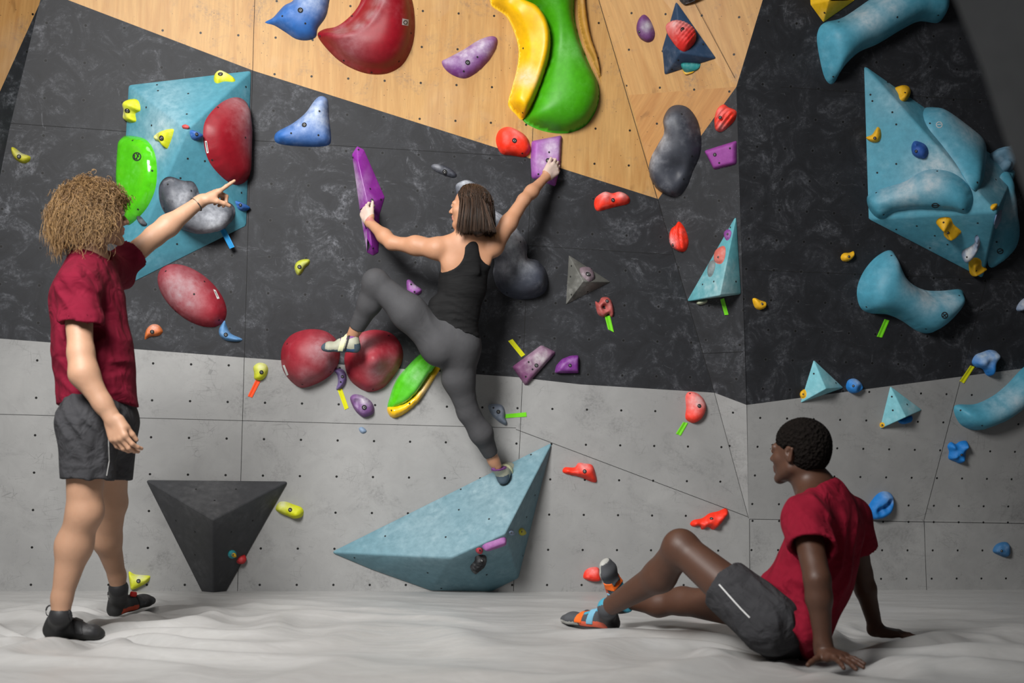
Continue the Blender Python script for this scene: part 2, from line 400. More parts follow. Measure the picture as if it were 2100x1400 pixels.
# ------------------------------------------------------------------ hold builders
CHALKC = (0.60, 0.60, 0.62)
COLS = dict(turq=L(52, 128, 150), blue=L(38, 92, 165), brightblue=L(22, 110, 190), red=L(120, 12, 28), orange_red=L(235, 52, 28),
            purple=L(122, 42, 138), purple2=L(128, 66, 140), lime=L(196, 205, 20), yellow=L(226, 176, 12), green=L(72, 190, 20),
            dgreen=L(52, 150, 8), grey=L(58, 61, 68), orange=L(205, 105, 38), navy=L(32, 56, 84), black=L(32, 33, 36),
            greyblue=L(120, 140, 165), clear=L(105, 104, 98), pinkred=L(190, 70, 70), pale=L(165, 168, 165), teal=L(40, 140, 140))
ROUGH = {}
def colmat(c, **k):
    return resin('resin_' + c, COLS[c], **k)
def catmull(pts, n=8, closed=True):
    out_ = []; m = len(pts)
    for i in range(m):
        p0, p1, p2, p3 = (np.array(pts[(i + j - 1) % m], float) for j in range(4))
        for k in range(n):
            t = k / n
            out_.append(tuple(0.5 * (2 * p1 + (p2 - p0) * t + (2 * p0 - 5 * p1 + 4 * p2 - p3) * t * t + (3 * p1 - p0 - 3 * p2 + p3) * t ** 3)))
    return out_
def rounded(pts, r=5, n=4):
    out_ = []; m = len(pts)
    for i in range(m):
        p0, p1, p2 = (np.array(pts[(i + j - 1) % m], float) for j in range(3))
        a_ = (p0 - p1); la = np.linalg.norm(a_); c_ = (p2 - p1); lc = np.linalg.norm(c_)
        rr = min(r, la * .45, lc * .45); s, e = p1 + a_ / la * rr, p1 + c_ / lc * rr
        for k in range(n + 1):
            t = k / n; out_.append(tuple((1 - t) ** 2 * s + 2 * t * (1 - t) * p1 + t * t * e))
    return out_
def resample(poly, step):
    P = np.array(poly + [poly[0]]); d = np.r_[0, np.cumsum(np.linalg.norm(np.diff(P, axis=0), axis=1))]
    n = max(12, int(d[-1] / step)); s = np.linspace(0, d[-1], n, endpoint=False)
    return np.c_[np.interp(s, d, P[:, 0]), np.interp(s, d, P[:, 1])]
def bdist(P, poly):
    best = np.full(len(P), 1e9)
    for i in range(len(poly)):
        a_, b_ = poly[i], poly[(i + 1) % len(poly)]; ab = b_ - a_; L2 = (ab ** 2).sum() + 1e-12
        t = np.clip(((P - a_) @ ab) / L2, 0, 1)
        best = np.minimum(best, np.linalg.norm(P - (a_ + t[:, None] * ab), axis=1))
    return best
def inside(P, poly):
    c = np.zeros(len(P), bool); x, y = P[:, 0], P[:, 1]
    for i in range(len(poly)):
        (x1, y1), (x2, y2) = poly[i], poly[(i + 1) % len(poly)]
        k = ((y1 > y) != (y2 > y)) & (x < (x2 - x1) * (y - y1) / ((y2 - y1) if y2 != y1 else 1e-12) + x1)
        c ^= k
    return c
BV = {}
def regbvh(o, verts, faces):
    BV[o.name] = BVHTree.FromPolygons([Vector(v) for v in verts], [list(map(int, f)) for f in faces])
def hit(o, px, py):
    d = ray(px, py).normalized()
    objs = o if isinstance(o, (list, tuple)) else [o]
    best = None
    for q in objs:
        r_ = BV[q.name].ray_cast(CAMP, d)
        if r_[0] is not None and (best is None or r_[3] < best[3]): best = r_
    if best is None: return None
    n = best[1]
    if n.dot(d) > 0: n = -n
    return best[0], n
def blob_mesh(pts, plane, H, R=None, prof='dome', sharp=None, smooth=6, bumps=(), ribs=None, grid=None, rim=0.0, tilt=None, flange=0.0):
    uv = [plane.uv(plane.at(*p)) for p in pts]
    size = max(np.ptp(np.array(uv), axis=0)); step = grid or max(size / 26, 0.0045)
    if sharp is not None:
        scl = size / max(np.ptp(np.array(pts), axis=0)); poly = rounded(uv, sharp * scl)
    else: poly = catmull(uv)
    poly = resample(poly, step)
    mn, mx = poly.min(0), poly.max(0)
    gx = np.arange(mn[0], mx[0], step); gy = np.arange(mn[1], mx[1], step * 0.866)
    G = np.array([(x + (step / 2 if j % 2 else 0), y) for j, y in enumerate(gy) for x in gx])
    G = G[inside(G, poly)]
    # inner rings near the rim for a crisp edge
    G = G[bdist(G, poly) > step * 0.55]
    nb = len(poly)
    allp = [Vector(p) for p in poly] + [Vector(p) for p in G]
    V, E, Fc, *_ = delaunay_2d_cdt(allp, [], [list(range(nb))], 1, 1e-7)
    V = np.array([tuple(v) for v in V]); Fc = [tuple(f) for f in Fc]
    d = bdist(V, poly); dm = d.max(); R = R or dm
    t = np.clip((d - flange) / (R - flange), 0, 1)
    if prof == 'dome': h = np.sqrt(1 - (1 - t) ** 2)
    elif prof == 'cone': h = t ** 0.9
    elif prof == 'soft': h = np.sin(t * math.pi / 2) ** 0.8
    else: h = np.clip(t * 1.0, 0, 1) ** 0.5
    isb = d < 1e-6
    nb_adj = [set() for _ in V]
    for f in Fc:
        for i in range(len(f)):
            nb_adj[f[i]].add(f[(i + 1) % len(f)]); nb_adj[f[(i + 1) % len(f)]].add(f[i])
    ii, jj = [], []
    for i, s in enumerate(nb_adj):
        for j in s: ii.append(i); jj.append(j)
    ii, jj = np.array(ii), np.array(jj); cnt = np.bincount(ii, minlength=len(V)).clip(1)
    def lap(z, it):
        for _ in range(it):
            a_ = np.bincount(ii, weights=z[jj], minlength=len(V)) / cnt
            z = np.where(isb, z, 0.5 * z + 0.5 * a_)
        return z
    h = lap(h, smooth)
    env = lap(np.clip(d / (R * 0.5), 0, 1), 2)
    z = h * H
    if tilt is not None:   # (direction px dx,dy, amount): one side stands higher
        c0 = plane.uv(plane.at(*np.mean(pts, axis=0))); c1 = plane.uv(plane.at(*(np.mean(pts, axis=0) + np.array(tilt[:2]))))
        dv = np.array(c1) - np.array(c0); L_ = np.linalg.norm(dv); dv /= L_
        s = ((V - np.array(c0)) @ dv) / (size * 0.5); z = z * (1 + tilt[2] * np.clip(s, -1, 1))
    for bx, by, br, amp in bumps:
        c0 = np.array(plane.uv(plane.at(bx, by))); c1 = np.array(plane.uv(plane.at(bx + br, by)))
        rr = np.linalg.norm(c1 - c0); z = z + env * amp * np.exp(-((V - c0) ** 2).sum(1) / rr ** 2)
    if ribs:
        ang, wl, amp = ribs; q = V[:, 0] * math.cos(ang) + V[:, 1] * math.sin(ang)
        q2 = -V[:, 0] * math.sin(ang) + V[:, 1] * math.cos(ang)
        z = z + env * 1.7 * amp * (np.abs(np.sin(q / wl * math.pi + 2.0 * q2 / size)) - 0.5)
    z = np.maximum(z, 0.0) + rim * np.clip(d / 0.008, 0, 1)
    verts = [plane.p3(V[i, 0], V[i, 1], z[i]) for i in range(len(V))]
    n0 = len(verts)
    # skirt into the wall so that the piece is closed
    order = list(range(nb)); back = [plane.p3(poly[i, 0], poly[i, 1], -0.004) for i in range(nb)]
    verts += back; faces = list(Fc)
    V0 = {i: i for i in range(nb)}
    for i in range(nb):
        j = (i + 1) % nb; faces.append((i, j, n0 + j, n0 + i))
    faces.append(tuple(range(n0, n0 + nb)))
    return verts, faces
def chalkvals(verts, spots, plane):
    v = np.array([tuple(p) for p in verts]); out_ = np.zeros(len(v))
    for cx, cy, r, s in spots:
        c = np.array(plane.at(cx, cy)); rr = (plane.at(cx + r, cy) - plane.at(cx, cy)).length
        d = np.linalg.norm((v - c) - np.outer((v - c) @ np.array(plane.n), np.array(plane.n)), axis=1)
        out_ = np.maximum(out_, s * np.exp(-(d / rr) ** 2))
    return out_
steel = plain('bolt_steel', (0.30, 0.30, 0.30), 0.35, 0.5, 0.7); holem = plain('bolt_recess', (0.012, 0.012, 0.012), 0.8)
def bolt(o, px, py, r=0.011, on=None):
    hh = hit(on or o, px, py)
    if hh is None: return
    p, n = hh; t1 = n.orthogonal().normalized(); t2 = n.cross(t1)
    vs, fs, fm = [], [], []
    rings = [(1.25, 0.0004), (1.25, .002), (0.95, .0024), (0.95, .0006), (0.62, .0006), (0.62, .003), (0.34, .003), (0.34, .0008)]
    N = 14
    for k, (rr, h) in enumerate(rings):
        for i in range(N):
            a_ = 2 * math.pi * i / N; vs.append(p + (t1 * math.cos(a_) + t2 * math.sin(a_)) * rr * r + n * h)
    for k in range(len(rings) - 1):
        for i in range(N):
            j = (i + 1) % N; fs.append((k * N + i, k * N + j, (k + 1) * N + j, (k + 1) * N + i)); fm.append({0: 1, 1: 1, 2: 1, 3: 1, 4: 0, 5: 0, 6: 1}[k])
    fs.append(tuple(range((len(rings) - 1) * N, len(rings) * N))); fm.append(1)
    child('bolt', vs, fs, [steel, holem], o, fmat=fm)
def holes(o, pts, r=0.0055, on=None):
    """bare screw holes: pattern of the part itself"""
    me = o.data; bm = bmesh.new(); bm.from_mesh(me)
    if 'bolt_recess' not in [m.name for m in me.materials]: me.materials.append(holem)
    mi = len(me.materials) - 1; org = Vector(ORI[o.name])
    for px, py in pts:
        hh = hit(on or o, px, py)
        if hh is None: continue
        p, n = hh; t1 = n.orthogonal().normalized(); t2 = n.cross(t1)
        vv = [bm.verts.new(p + (t1 * math.cos(k * math.pi / 5) + t2 * math.sin(k * math.pi / 5)) * r + n * 0.0012 - org) for k in range(10)]
        f = bm.faces.new(vv); f.material_index = mi
        f.normal_update()
        if f.normal.dot(n) < 0: f.normal_flip()
    bm.to_mesh(me); bm.free()
def hold(name, label, cat, pts, plane, H, color, R=None, prof='dome', sharp=None, smooth=4, bumps=(), ribs=None, chalk=(), bolts=(), dots=(), group=None, mat=None, grid=None, boltr=0.011, tilt=None, parent=None, rim=0.0, flange=0.0):
    v, f = blob_mesh(pts, plane, H, R, prof, sharp, smooth, bumps, ribs, grid, rim, tilt, flange)
    m = mat or colmat(color)
    at = {'chalk': chalkvals(v, chalk, plane) if chalk else np.zeros(len(v))}
    if parent: o = child(name, v, f, m, parent, attrs=at)
    else:
        c = plane.at(*np.mean(np.array(pts), axis=0))
        o = mesh_obj(name, v, f, m, origin=tuple(c), attrs=at); tag(o, label, cat, group)
    regbvh(o, v, f)
    if dots: holes(o, dots)
    for bp in bolts: bolt(o, bp[0], bp[1], boltr)
    return o
def volume(name, label, cat, V, F, mat, chalk=(), dots=(), bev=0.012, group=None, plane=A, dotr=0.0055, segs=3):
    """V: dict key -> Vector, F: list of key strings (faces, outward order not needed)"""
    keys = list(V); bm = bmesh.new(); bv = {k: bm.verts.new(V[k]) for k in keys}
    for f in F: bm.faces.new([bv[k] for k in f])
    bmesh.ops.recalc_face_normals(bm, faces=bm.faces)
    bmesh.ops.bevel(bm, geom=list(bm.edges), offset=bev, segments=segs, profile=0.5, affect='EDGES')
    # fine enough for the dust attribute
    for _ in range(4):
        es = [e for e in bm.edges if e.calc_length() > 0.11]
        if es: bmesh.ops.subdivide_edges(bm, edges=es, cuts=1, use_grid_fill=False)
        bmesh.ops.triangulate(bm, faces=[f for f in bm.faces if len(f.verts) > 4])
    bmesh.ops.recalc_face_normals(bm, faces=bm.faces)
    vs = [v.co.copy() for v in bm.verts]; bm.verts.index_update(); fs = [tuple(v.index for v in f.verts) for f in bm.faces]
    bm.free()
    c = sum((V[k] for k in keys), Vector()) / len(keys)
    o = mesh_obj(name, vs, fs, mat, origin=tuple(c), attrs={'chalk': chalkvals(vs, chalk, plane)}, smooth=True)
    me = o.data
    try: me.set_sharp_from_angle(angle=math.radians(28))
    except Exception: pass
    tag(o, label, cat, group); regbvh(o, vs, fs)
    if dots: holes(o, dots, dotr)
    return o
def decal(name, o, quad, mat, nu=8, nv=3, lift=0.0012, label=None, th=0.0):
    """thin sticker that follows the surface it is stuck on; quad = four px corners"""
    q = [np.array(p, float) for p in quad]; vs = []
    for j in range(nv + 1):
        for i in range(nu + 1):
            s, t = i / nu, j / nv
            p = (1 - t) * ((1 - s) * q[0] + s * q[1]) + t * ((1 - s) * q[3] + s * q[2])
            hh = hit(o, p[0], p[1])
            if hh is None: return None
            vs.append(hh[0] + hh[1] * lift)
    fs = [(j * (nu + 1) + i, j * (nu + 1) + i + 1, (j + 1) * (nu + 1) + i + 1, (j + 1) * (nu + 1) + i) for j in range(nv) for i in range(nu)]
    c = child(name, vs, fs, mat, o if not isinstance(o, (list, tuple)) else o[0])
    if label: c['label'] = label
    return c
def strokes(name, o, segs, mat, wpx=2.0, lift=0.0016, on=None):
    """marks: poly-lines in px following the surface of o, joined in one mesh"""
    vs, fs = [], []
    for sg in segs:
        for (a_, b_) in zip(sg[:-1], sg[1:]):
            a_, b_ = np.array(a_, float), np.array(b_, float); d = b_ - a_; l = np.linalg.norm(d) + 1e-9
            nrm = np.array([-d[1], d[0]]) / l * wpx / 2; q = [a_ - nrm, b_ - nrm, b_ + nrm, a_ + nrm]; idx = []
            for p in q:
                hh = hit(on or o, *p)
                if hh is None: break
                idx.append(len(vs)); vs.append(hh[0] + hh[1] * lift)
            if len(idx) == 4: fs.append(tuple(idx))
    if fs: return child(name, vs, fs, mat, o)
def circ(cx, cy, r, n=16, a0=0, a1=2 * math.pi, ry=None):
    return [(cx + r * math.cos(a0 + (a1 - a0) * i / n), cy + (ry or r) * math.sin(a0 + (a1 - a0) * i / n)) for i in range(n + 1)]
white_label = plain('white_label', (0.75, 0.75, 0.73), 0.5); ink = plain('black_ink', (0.02, 0.02, 0.022), 0.6); greyink = plain('grey_print', (0.5, 0.5, 0.5), 0.6)
tapes = {}
def tape(label, quad, plane, color, lift=0.0015, h=0.0):
    m = tapes.get(color) or plain('tape_' + color, {'lime': L(110, 205, 30), 'yellow': L(205, 205, 20), 'orange': L(245, 80, 30), 'blue': L(20, 130, 190)}[color], 0.45)
    tapes[color] = m
    n = 6; vs = []
    q = [np.array(p, float) for p in quad]
    for lay in (lift, 0.0):
        for i in range(n + 1):
            s = i / n
            for e0, e1 in ((q[0], q[1]), (q[3], q[2])):
                p = e0 * (1 - s) + e1 * s; vs.append(plane.at(p[0], p[1], h + lay + (0.0012 * math.sin(s * 9) + 0.0012 if lay else 0)))
    o_ = 2 * (n + 1); fs = []
    for i in range(n):
        a_, b_, c_, d_ = 2 * i, 2 * i + 1, 2 * i + 3, 2 * i + 2
        fs += [(a_, b_, c_, d_), (o_ + a_, o_ + d_, o_ + c_, o_ + b_), (a_, d_, o_ + d_, o_ + a_), (b_, o_ + b_, o_ + c_, c_)]
    fs += [(0, o_, o_ + 1, 1), (2 * n, 2 * n + 1, o_ + 2 * n + 1, o_ + 2 * n)]
    o = mesh_obj('tape_strip', vs, fs, m, smooth=False); tag(o, label, 'tape'); return o
# ================================================================== holds on the back wall
# --- turquoise pyramid volume, left
turqm = resin('turquoise_volume_paint', L(72, 136, 154), rough=0.62, patchy=0.2, chalkcol=(0.62, 0.68, 0.70))
turqd = resin('turquoise_hold_resin', L(46, 118, 142), rough=0.5, patchy=0.25, chalkcol=(0.6, 0.6, 0.6))
V = {'a': a(262, 173), 'b': a(517, 143), 'c': a(507, 464), 'd': a(238, 598), 'p': a(385, 264, 0.34),
     'A': a(262, 173, -.03), 'B': a(517, 143, -.03), 'C': a(507, 464, -.03), 'D': a(238, 598, -.03)}
V = {'a': V['a'], 'b': V['b'], 'c': V['c'], 'd': V['d'], 'p': V['p']}
vol1 = volume('pyramid_volume', 'large turquoise four-sided pyramid volume behind the pointing hand on the left', 'climbing volume', V,
              ['abp', 'bcp', 'cdp', 'dap', 'dcba'], turqm, chalk=[(345, 270, 40, .5), (350, 205, 50, .25), (330, 310, 30, .5)],
              dots=[(322, 174), (324, 186), (386, 192), (383, 234), (311, 257), (385, 325), (370, 365), (504, 178), (504, 243), (363, 500), (313, 513), (272, 553), (256, 573), (495, 395), (300, 220), (420, 330), (452, 455), (310, 385), (500, 330)])
f_abp = plane3(V['a'], V['b'], V['p']); f_bcp = plane3(V['b'], V['c'], V['p']); f_cdp = plane3(V['c'], V['d'], V['p']); f_dap = plane3(V['d'], V['a'], V['p'])
lime = resin('lime_resin', L(205, 210, 20), patchy=0.3)
limeg = resin('lime_resin_worn', L(170, 175, 50), patchy=0.9, chalkcol=(.4, .4, .4))
hold('crimp_hold', 'lime yellow hold at the top right edge of the big turquoise pyramid', 'climbing hold', [(440, 155), (452, 148), (466, 152), (482, 163), (478, 168), (460, 167), (446, 171), (439, 166)], f_abp, .03, 'lime', mat=lime, chalk=[(458, 156, 12, .8)], bolts=[(452, 152)])
hold('crimp_hold', 'lime yellow hooked hold on the upper left edge of the turquoise pyramid', 'climbing hold', [(260, 212), (272, 203), (284, 207), (288, 226), (278, 233), (279, 249), (265, 251), (256, 244), (258, 226)], f_dap, .045, 'lime', mat=lime, bumps=[(274, 218, 9, .02), (262, 235, 8, -.015)], chalk=[(262, 228, 10, .7)], bolts=[(261, 227)])
hold('crimp_hold', 'lime yellow wedge hold in the middle of the turquoise pyramid', 'climbing hold', [(354, 264), (355, 275), (345, 302), (340, 304), (330, 292), (320, 288), (319, 280), (330, 270)], f_dap, .045, 'lime', mat=lime, bumps=[(328, 282, 8, -.02)], chalk=[(327, 280, 10, .7)], bolts=[(331, 283)])
hold('foot_chip', 'tiny dark red foot chip near the peak of the turquoise pyramid', 'climbing hold', [(373, 258), (380, 255), (387, 259), (384, 264), (376, 264)], f_dap, .012, 'pinkred')
hold('foot_chip', 'small blue foot chip just right of the turquoise pyramid peak', 'climbing hold', [(390, 268), (400, 268), (414, 276), (412, 283), (402, 288), (393, 282)], f_bcp, .03, 'blue', bolts=[(403, 275)], boltr=.007)
# glossy green macro with yellow flank on the pyramid
glossg = resin('glossy_green_resin', L(76, 182, 22), rough=0.12, patchy=0.12, grain=0.02, spec=0.6)
glossy_y = resin('glossy_yellow_resin', L(235, 185, 10), rough=0.25, patchy=0.15, grain=0.05, spec=0.5)
g1 = hold('green_macro_hold', 'glossy green slab macro with a yellow edge on the pyramid beside the curly hair', 'climbing hold',
          [(250, 281), (275, 279), (300, 287), (316, 310), (322, 345), (319, 385), (305, 420), (285, 445), (262, 462), (255, 440), (245, 400), (243, 350), (246, 310)], f_dap, .05, 'green', mat=glossg, R=.05, smooth=3, dots=[(272, 288), (312, 350), (283, 429)])
hold('yellow_flank', None, None, [(243, 283), (256, 281), (249, 310), (246, 350), (247, 395), (258, 440), (264, 456), (256, 455), (243, 400), (240, 340), (242, 300)], f_dap, .052, 'yellow', mat=glossy_y, R=.02, parent=g1)
strokes('round_logo', g1, [circ(281, 321, 8)] + [[(276, 317), (272 + 4, 325), (282, 326)], [(280, 315), (285, 322)], [(285, 315), (280, 326)]], ink, 2.2)
# red macro on the pyramid
redm = resin('dark_red_fibreglass', L(132, 12, 28), rough=0.45, patchy=0.15, chalkcol=(.36, .27, .29))
redw = resin('worn_red_fibreglass', L(146, 32, 46), rough=0.5, patchy=0.3, chalkcol=(.36, .29, .31))
r1 = hold('dome_macro_hold', 'dark red dome macro on the right edge of the turquoise pyramid', 'climbing hold', [(440, 222), (465, 204), (490, 200), (508, 215), (514, 260), (513, 320), (511, 360), (498, 376), (475, 377), (447, 355), (426, 325), (417, 285), (420, 250)],
          f_bcp, .09, 'red', mat=redm, chalk=[(500, 240, 30, .9), (505, 290, 25, .7), (480, 215, 25, .5)], dots=[(447, 220), (503, 282), (435, 328)], smooth=8)
decal('white_sticker', r1, [(420, 289), (424, 289), (428, 313), (424, 314)], white_label, 2, 5)
decal('sticker_print', r1, [(421.5, 291), (423.5, 291), (426.5, 311), (425, 311)], ink, 1, 5, lift=.002)
# dark grey kidney on the pyramid
graym = resin('dark_grey_fibreglass', L(60, 63, 72), rough=0.5, patchy=0.3, chalkcol=(.55, .57, .62))
hold('kidney_macro_hold', 'dark grey bean macro dusted with chalk behind the pointing hand', 'climbing hold', [(326, 385), (335, 368), (350, 362), (375, 370), (395, 372), (405, 385), (412, 400), (440, 408), (470, 415), (482, 428), (478, 450), (455, 470), (425, 478), (395, 478), (365, 465), (340, 440), (328, 415)],
     f_cdp, .13, 'grey', mat=graym, chalk=[(370, 395, 22, .9), (430, 440, 35, .9), (400, 425, 30, .5)], dots=[(344, 378), (392, 391), (336, 427)], smooth=10, bumps=[(398, 395, 25, -.03)])
hold('foot_chip', 'small blue foot chip near the right edge below the dark red dome', 'climbing hold', [(483, 412), (497, 416), (510, 424), (506, 432), (492, 431), (486, 424)], f_bcp, .03, 'blue', bolts=[(493, 420)], boltr=.007)
hold('foot_chip', 'dark slate foot chip partly hidden behind the curly haired man\'s forearm', 'climbing hold', [(282, 442), (289, 444), (300, 458), (294, 464), (285, 455)], f_dap, .02, 'grey')
tape('bright blue tape strip at the lower edge of the turquoise pyramid', [(449, 468), (463, 470), (481, 506), (471, 510)], A, 'blue', h=.05)
# --- blue fins
bluem = resin('blue_resin', L(42, 98, 170), rough=0.55, patchy=0.25, chalkcol=(.55, .6, .66))
hold('fin_hold', 'blue fin shaped hold with pale chalked tip on black paint right of the pyramid', 'climbing hold', [(563, 278), (572, 268), (600, 253), (626, 232), (645, 206), (658, 197), (672, 205), (675, 240), (679, 285), (672, 298), (640, 301), (590, 298), (566, 292)], A, .075, 'blue', mat=bluem, chalk=[(650, 235, 40, .85), (620, 255, 30, .5)], bolts=[(624, 256)], dots=[(655, 228), (597, 273), (653, 277)])
hold('fin_hold', 'blue two-pointed hold on plywood cut by the top edge of the photo', 'climbing hold', [(543, 46), (560, 36), (582, 12), (600, 2), (618, -22), (650, -40), (680, -32), (675, 5), (668, 35), (652, 58), (648, 76), (630, 83), (607, 80), (585, 66), (562, 52)], A, .08, 'blue', mat=bluem, chalk=[(640, 5, 30, .6)], bolts=[(616, 21)], dots=[(579, 33), (626, 48)], boltr=.012)
# --- big dark red macro at top
_rp = catmull([(668, 80), (700, 84), (730, 76), (755, 58), (772, 36), (783, 8), (786, -10)], 3, True)[:18]
RIDGE = [(x_, y_, 11, .012) for x_, y_ in _rp]
r2 = hold('scoop_macro_hold', 'large dark red scooped macro on plywood at the top of the photo', 'climbing hold', [(651, 72), (664, 60), (690, 54), (715, 36), (735, 12), (748, -18), (775, -48), (815, -48), (842, -10), (851, 40), (847, 90), (828, 130), (800, 149), (768, 153), (735, 146), (700, 128), (670, 100)],
          A, .15, 'red', mat=redm, R=.17, smooth=3, flange=.022, rim=.016, bumps=[(712, 28, 40, -.13), (748, -6, 28, -.09), (688, 50, 22, -.05)] + RIDGE, chalk=[(700, 72, 16, .7), (735, 66, 16, .7), (762, 44, 14, .7), (776, 15, 14, .7), (720, 100, 34, .4)], dots=[(656, 74), (818, 126), (762, 148), (722, 33), (843, 68), (705, 124)], grid=.012)
decal('round_sticker', r2, [(825, 38), (838, 40), (837, 53), (824, 51)], plain('worn_sticker', (.42, .38, .38), .6), 3, 3)
strokes('sticker_print', r2, [circ(831, 46, 4, 6)], ink, 1.5, lift=.002)
purm = resin('purple_resin', L(112, 44, 128), rough=0.5, patchy=0.35, chalkcol=(.58, .54, .60))
hold('sloper_hold', 'purple half-moon sloper with a chalked upper edge on plywood', 'climbing hold', [(906, 126), (918, 119), (950, 102), (982, 82), (1008, 74), (1020, 80), (1018, 98), (1003, 124), (980, 147), (955, 161), (930, 155), (912, 141)], A, .055, 'purple', mat=purm, chalk=[(950, 112, 26, .8), (985, 92, 24, .8), (920, 124, 16, .6)], bolts=[(959, 128)], dots=[(951, 146), (979, 117)])
# --- tall green / yellow tubular macro
satin_g = resin('satin_green_resin', L(62, 152, 8), rough=0.5, patchy=0.1, grain=0.05)
g2 = hold('green_tube_macro', 'tall green tubular macro with a yellow wing on plywood at the top', 'climbing hold', [(1048, -60), (1062, 0), (1100, 22), (1122, 60), (1123, 108), (1106, 165), (1084, 218), (1071, 244), (1095, 262), (1130, 272), (1170, 272), (1205, 254), (1226, 216), (1228, 176), (1210, 135), (1192, 90), (1180, 45), (1178, 0), (1185, -60)],
          A, .16, 'green', mat=satin_g, R=.17, smooth=10, grid=.014, bumps=[(1150, 100, 60, -.05)], chalk=[(1180, 110, 30, .08)])
hold('yellow_wing', None, None, [(995, -60), (1004, -2), (1010, 14), (1036, 32), (1052, 60), (1063, 100), (1060, 140), (1048, 185), (1042, 215), (1058, 235), (1072, 246), (1090, 222), (1112, 168), (1128, 110), (1126, 58), (1102, 16), (1062, -10), (1060, -60)], A, .13, 'yellow', mat=resin('satin_yellow_resin', L(232, 180, 10), rough=.42, patchy=.1, grain=.05), R=.05, prof='soft', smooth=3, grid=.010, parent=g2, tilt=(50, 10, .5), bumps=[(1068, 90, 40, -.05), (1072, 150, 34, -.05), (1040, 10, 20, -.03)], chalk=[(1075, 165, 20, .75)], dots=[(1073, 99), (1072, 231)])
hold('yellow_strip', None, None, [(1179, -60), (1183, 0), (1186, 45), (1198, 92), (1215, 130), (1231, 165), (1234, 172), (1226, 120), (1210, 70), (1200, 0), (1200, -60)], A, .05, 'yellow', mat=resin('shaded_yellow_edge', L(176, 128, 50), patchy=.2), R=.02, grid=.006, parent=g2)  # brownish tone paints the shadow on the back of the yellow
orm = resin('orange_red_resin', L(240, 50, 24), rough=0.5, patchy=0.25, chalkcol=(.62, .52, .52))
hold('lump_hold', 'orange-red rounded lump hold left of the climber\'s raised hand', 'climbing hold', [(1017, 284), (1024, 267), (1042, 260), (1064, 268), (1080, 281), (1088, 300), (1085, 315), (1074, 322), (1050, 319), (1030, 316), (1020, 302)], A, .07, 'orange_red', mat=orm, chalk=[(1058, 268, 16, .4)], bolts=[(1055, 288)], dots=[(1071, 314)])
purl = resin('light_purple_resin', L(146, 76, 158), rough=0.5, patchy=0.3, chalkcol=(.66, .60, .68))
p_hold = hold('plate_hold', 'light purple flat plate gripped by the climber\'s raised right hand', 'climbing hold', [(1090, 289), (1153, 277), (1150, 320), (1149, 342), (1139, 383), (1118, 374), (1090, 366), (1088, 325)], A, .045, 'purple2', mat=purl, R=.018, prof='flat', sharp=5, smooth=1, chalk=[(1128, 305, 18, .9), (1110, 335, 16, .6)], bolts=[(1124, 329)], dots=[(1126, 312), (1104, 357)])
pinchm = resin('magenta_resin', L(128, 40, 140), rough=.38, patchy=.15, chalkcol=(.62, .60, .64))
pl_hold = volume('long_pinch_hold', 'long upright magenta purple pinch held by the climber\'s left hand', 'climbing hold', {'a': a(721, 316), 'b': a(732, 298), 'c': a(747, 306), 'd': a(790, 404), 'e': a(779, 441), 'f': a(777, 518), 'g': a(765, 525), 'h': a(752, 518), 'i': a(737, 430), 'p': a(734, 330, .055), 'q': a(754, 418, .095), 'r': a(762, 503, .06)},
    ['abp', 'bcp', 'cdqp', 'deq', 'efrq', 'fgr', 'ghr', 'hirq', 'iapq', 'ihgfedcba'], pinchm, chalk=[(734, 380, 9, 1), (739, 410, 11, 1), (745, 450, 10, 1), (750, 490, 8, 1), (730, 350, 6, .7)], dots=[(735, 307), (724, 323), (781, 409), (754, 497), (765, 509), (759, 387)], bev=.006)
bolt(pl_hold, 763, 411, .008)
hold('foot_hold', 'small slim dark grey foothold above the climber\'s head', 'climbing hold', [(884, 341), (892, 336), (912, 340), (930, 350), (937, 360), (930, 365), (912, 360), (892, 351)], A, .025, 'grey', mat=graym, bolts=[(912, 352)], chalk=[(895, 342, 8, .5)])
pean = resin('black_and_white_macro', L(62, 66, 78), rough=0.5, patchy=0.3, chalkcol=(.62, .66, .72))
hold('peanut_macro_hold', 'large two-lobed grey macro, chalk-white above and black below, behind the climber', 'climbing hold', [(934, 384), (945, 372), (962, 370), (985, 384), (1008, 425), (1040, 448), (1070, 480), (1082, 505), (1082, 528), (1102, 534), (1120, 555), (1124, 582), (1112, 604), (1078, 614), (1042, 608), (1020, 590), (1011, 560), (1014, 535), (1000, 500), (975, 465), (945, 420)],
     A, .15, 'grey', mat=pean, smooth=14, grid=.012, chalk=[(1040, 490, 34, 1), (1062, 530, 26, .8), (955, 380, 16, 1), (1015, 440, 22, 1), (1030, 550, 20, .5)], dots=[(1107, 546), (1067, 496), (1040, 600)])
clear = resin('translucent_grey_volume', L(88, 88, 84), rough=.45, patchy=.6, chalkcol=(.36, .36, .34))
V = {'a': a(1166, 522), 'b': a(1253, 578), 'c': a(1160, 625), 'p': a(1196, 577, .11)}
vg = volume('triangle_volume', 'small smoky grey triangle volume right of the climber', 'climbing volume', V, ['abp', 'bcp', 'cap', 'cba'], clear, chalk=[(1195, 590, 14, .8)], dots=[(1170, 567), (1172, 604), (1205, 598), (1172, 545)], bev=.004)
hold('button_hold', 'faded purple round button on the smoky grey triangle volume', 'climbing hold', [(1190, 549), (1205, 548), (1216, 558), (1219, 572), (1208, 577), (1196, 568), (1190, 558)], plane3(V['a'], V['b'], V['p']), .022, 'pale', mat=resin('faded_purple', L(112, 96, 104), patchy=.6), bolts=[(1206, 562)], boltr=.012)
ringm = resin('pink_red_resin', L(165, 78, 74), rough=.55, patchy=.6, chalkcol=(.5, .42, .42))
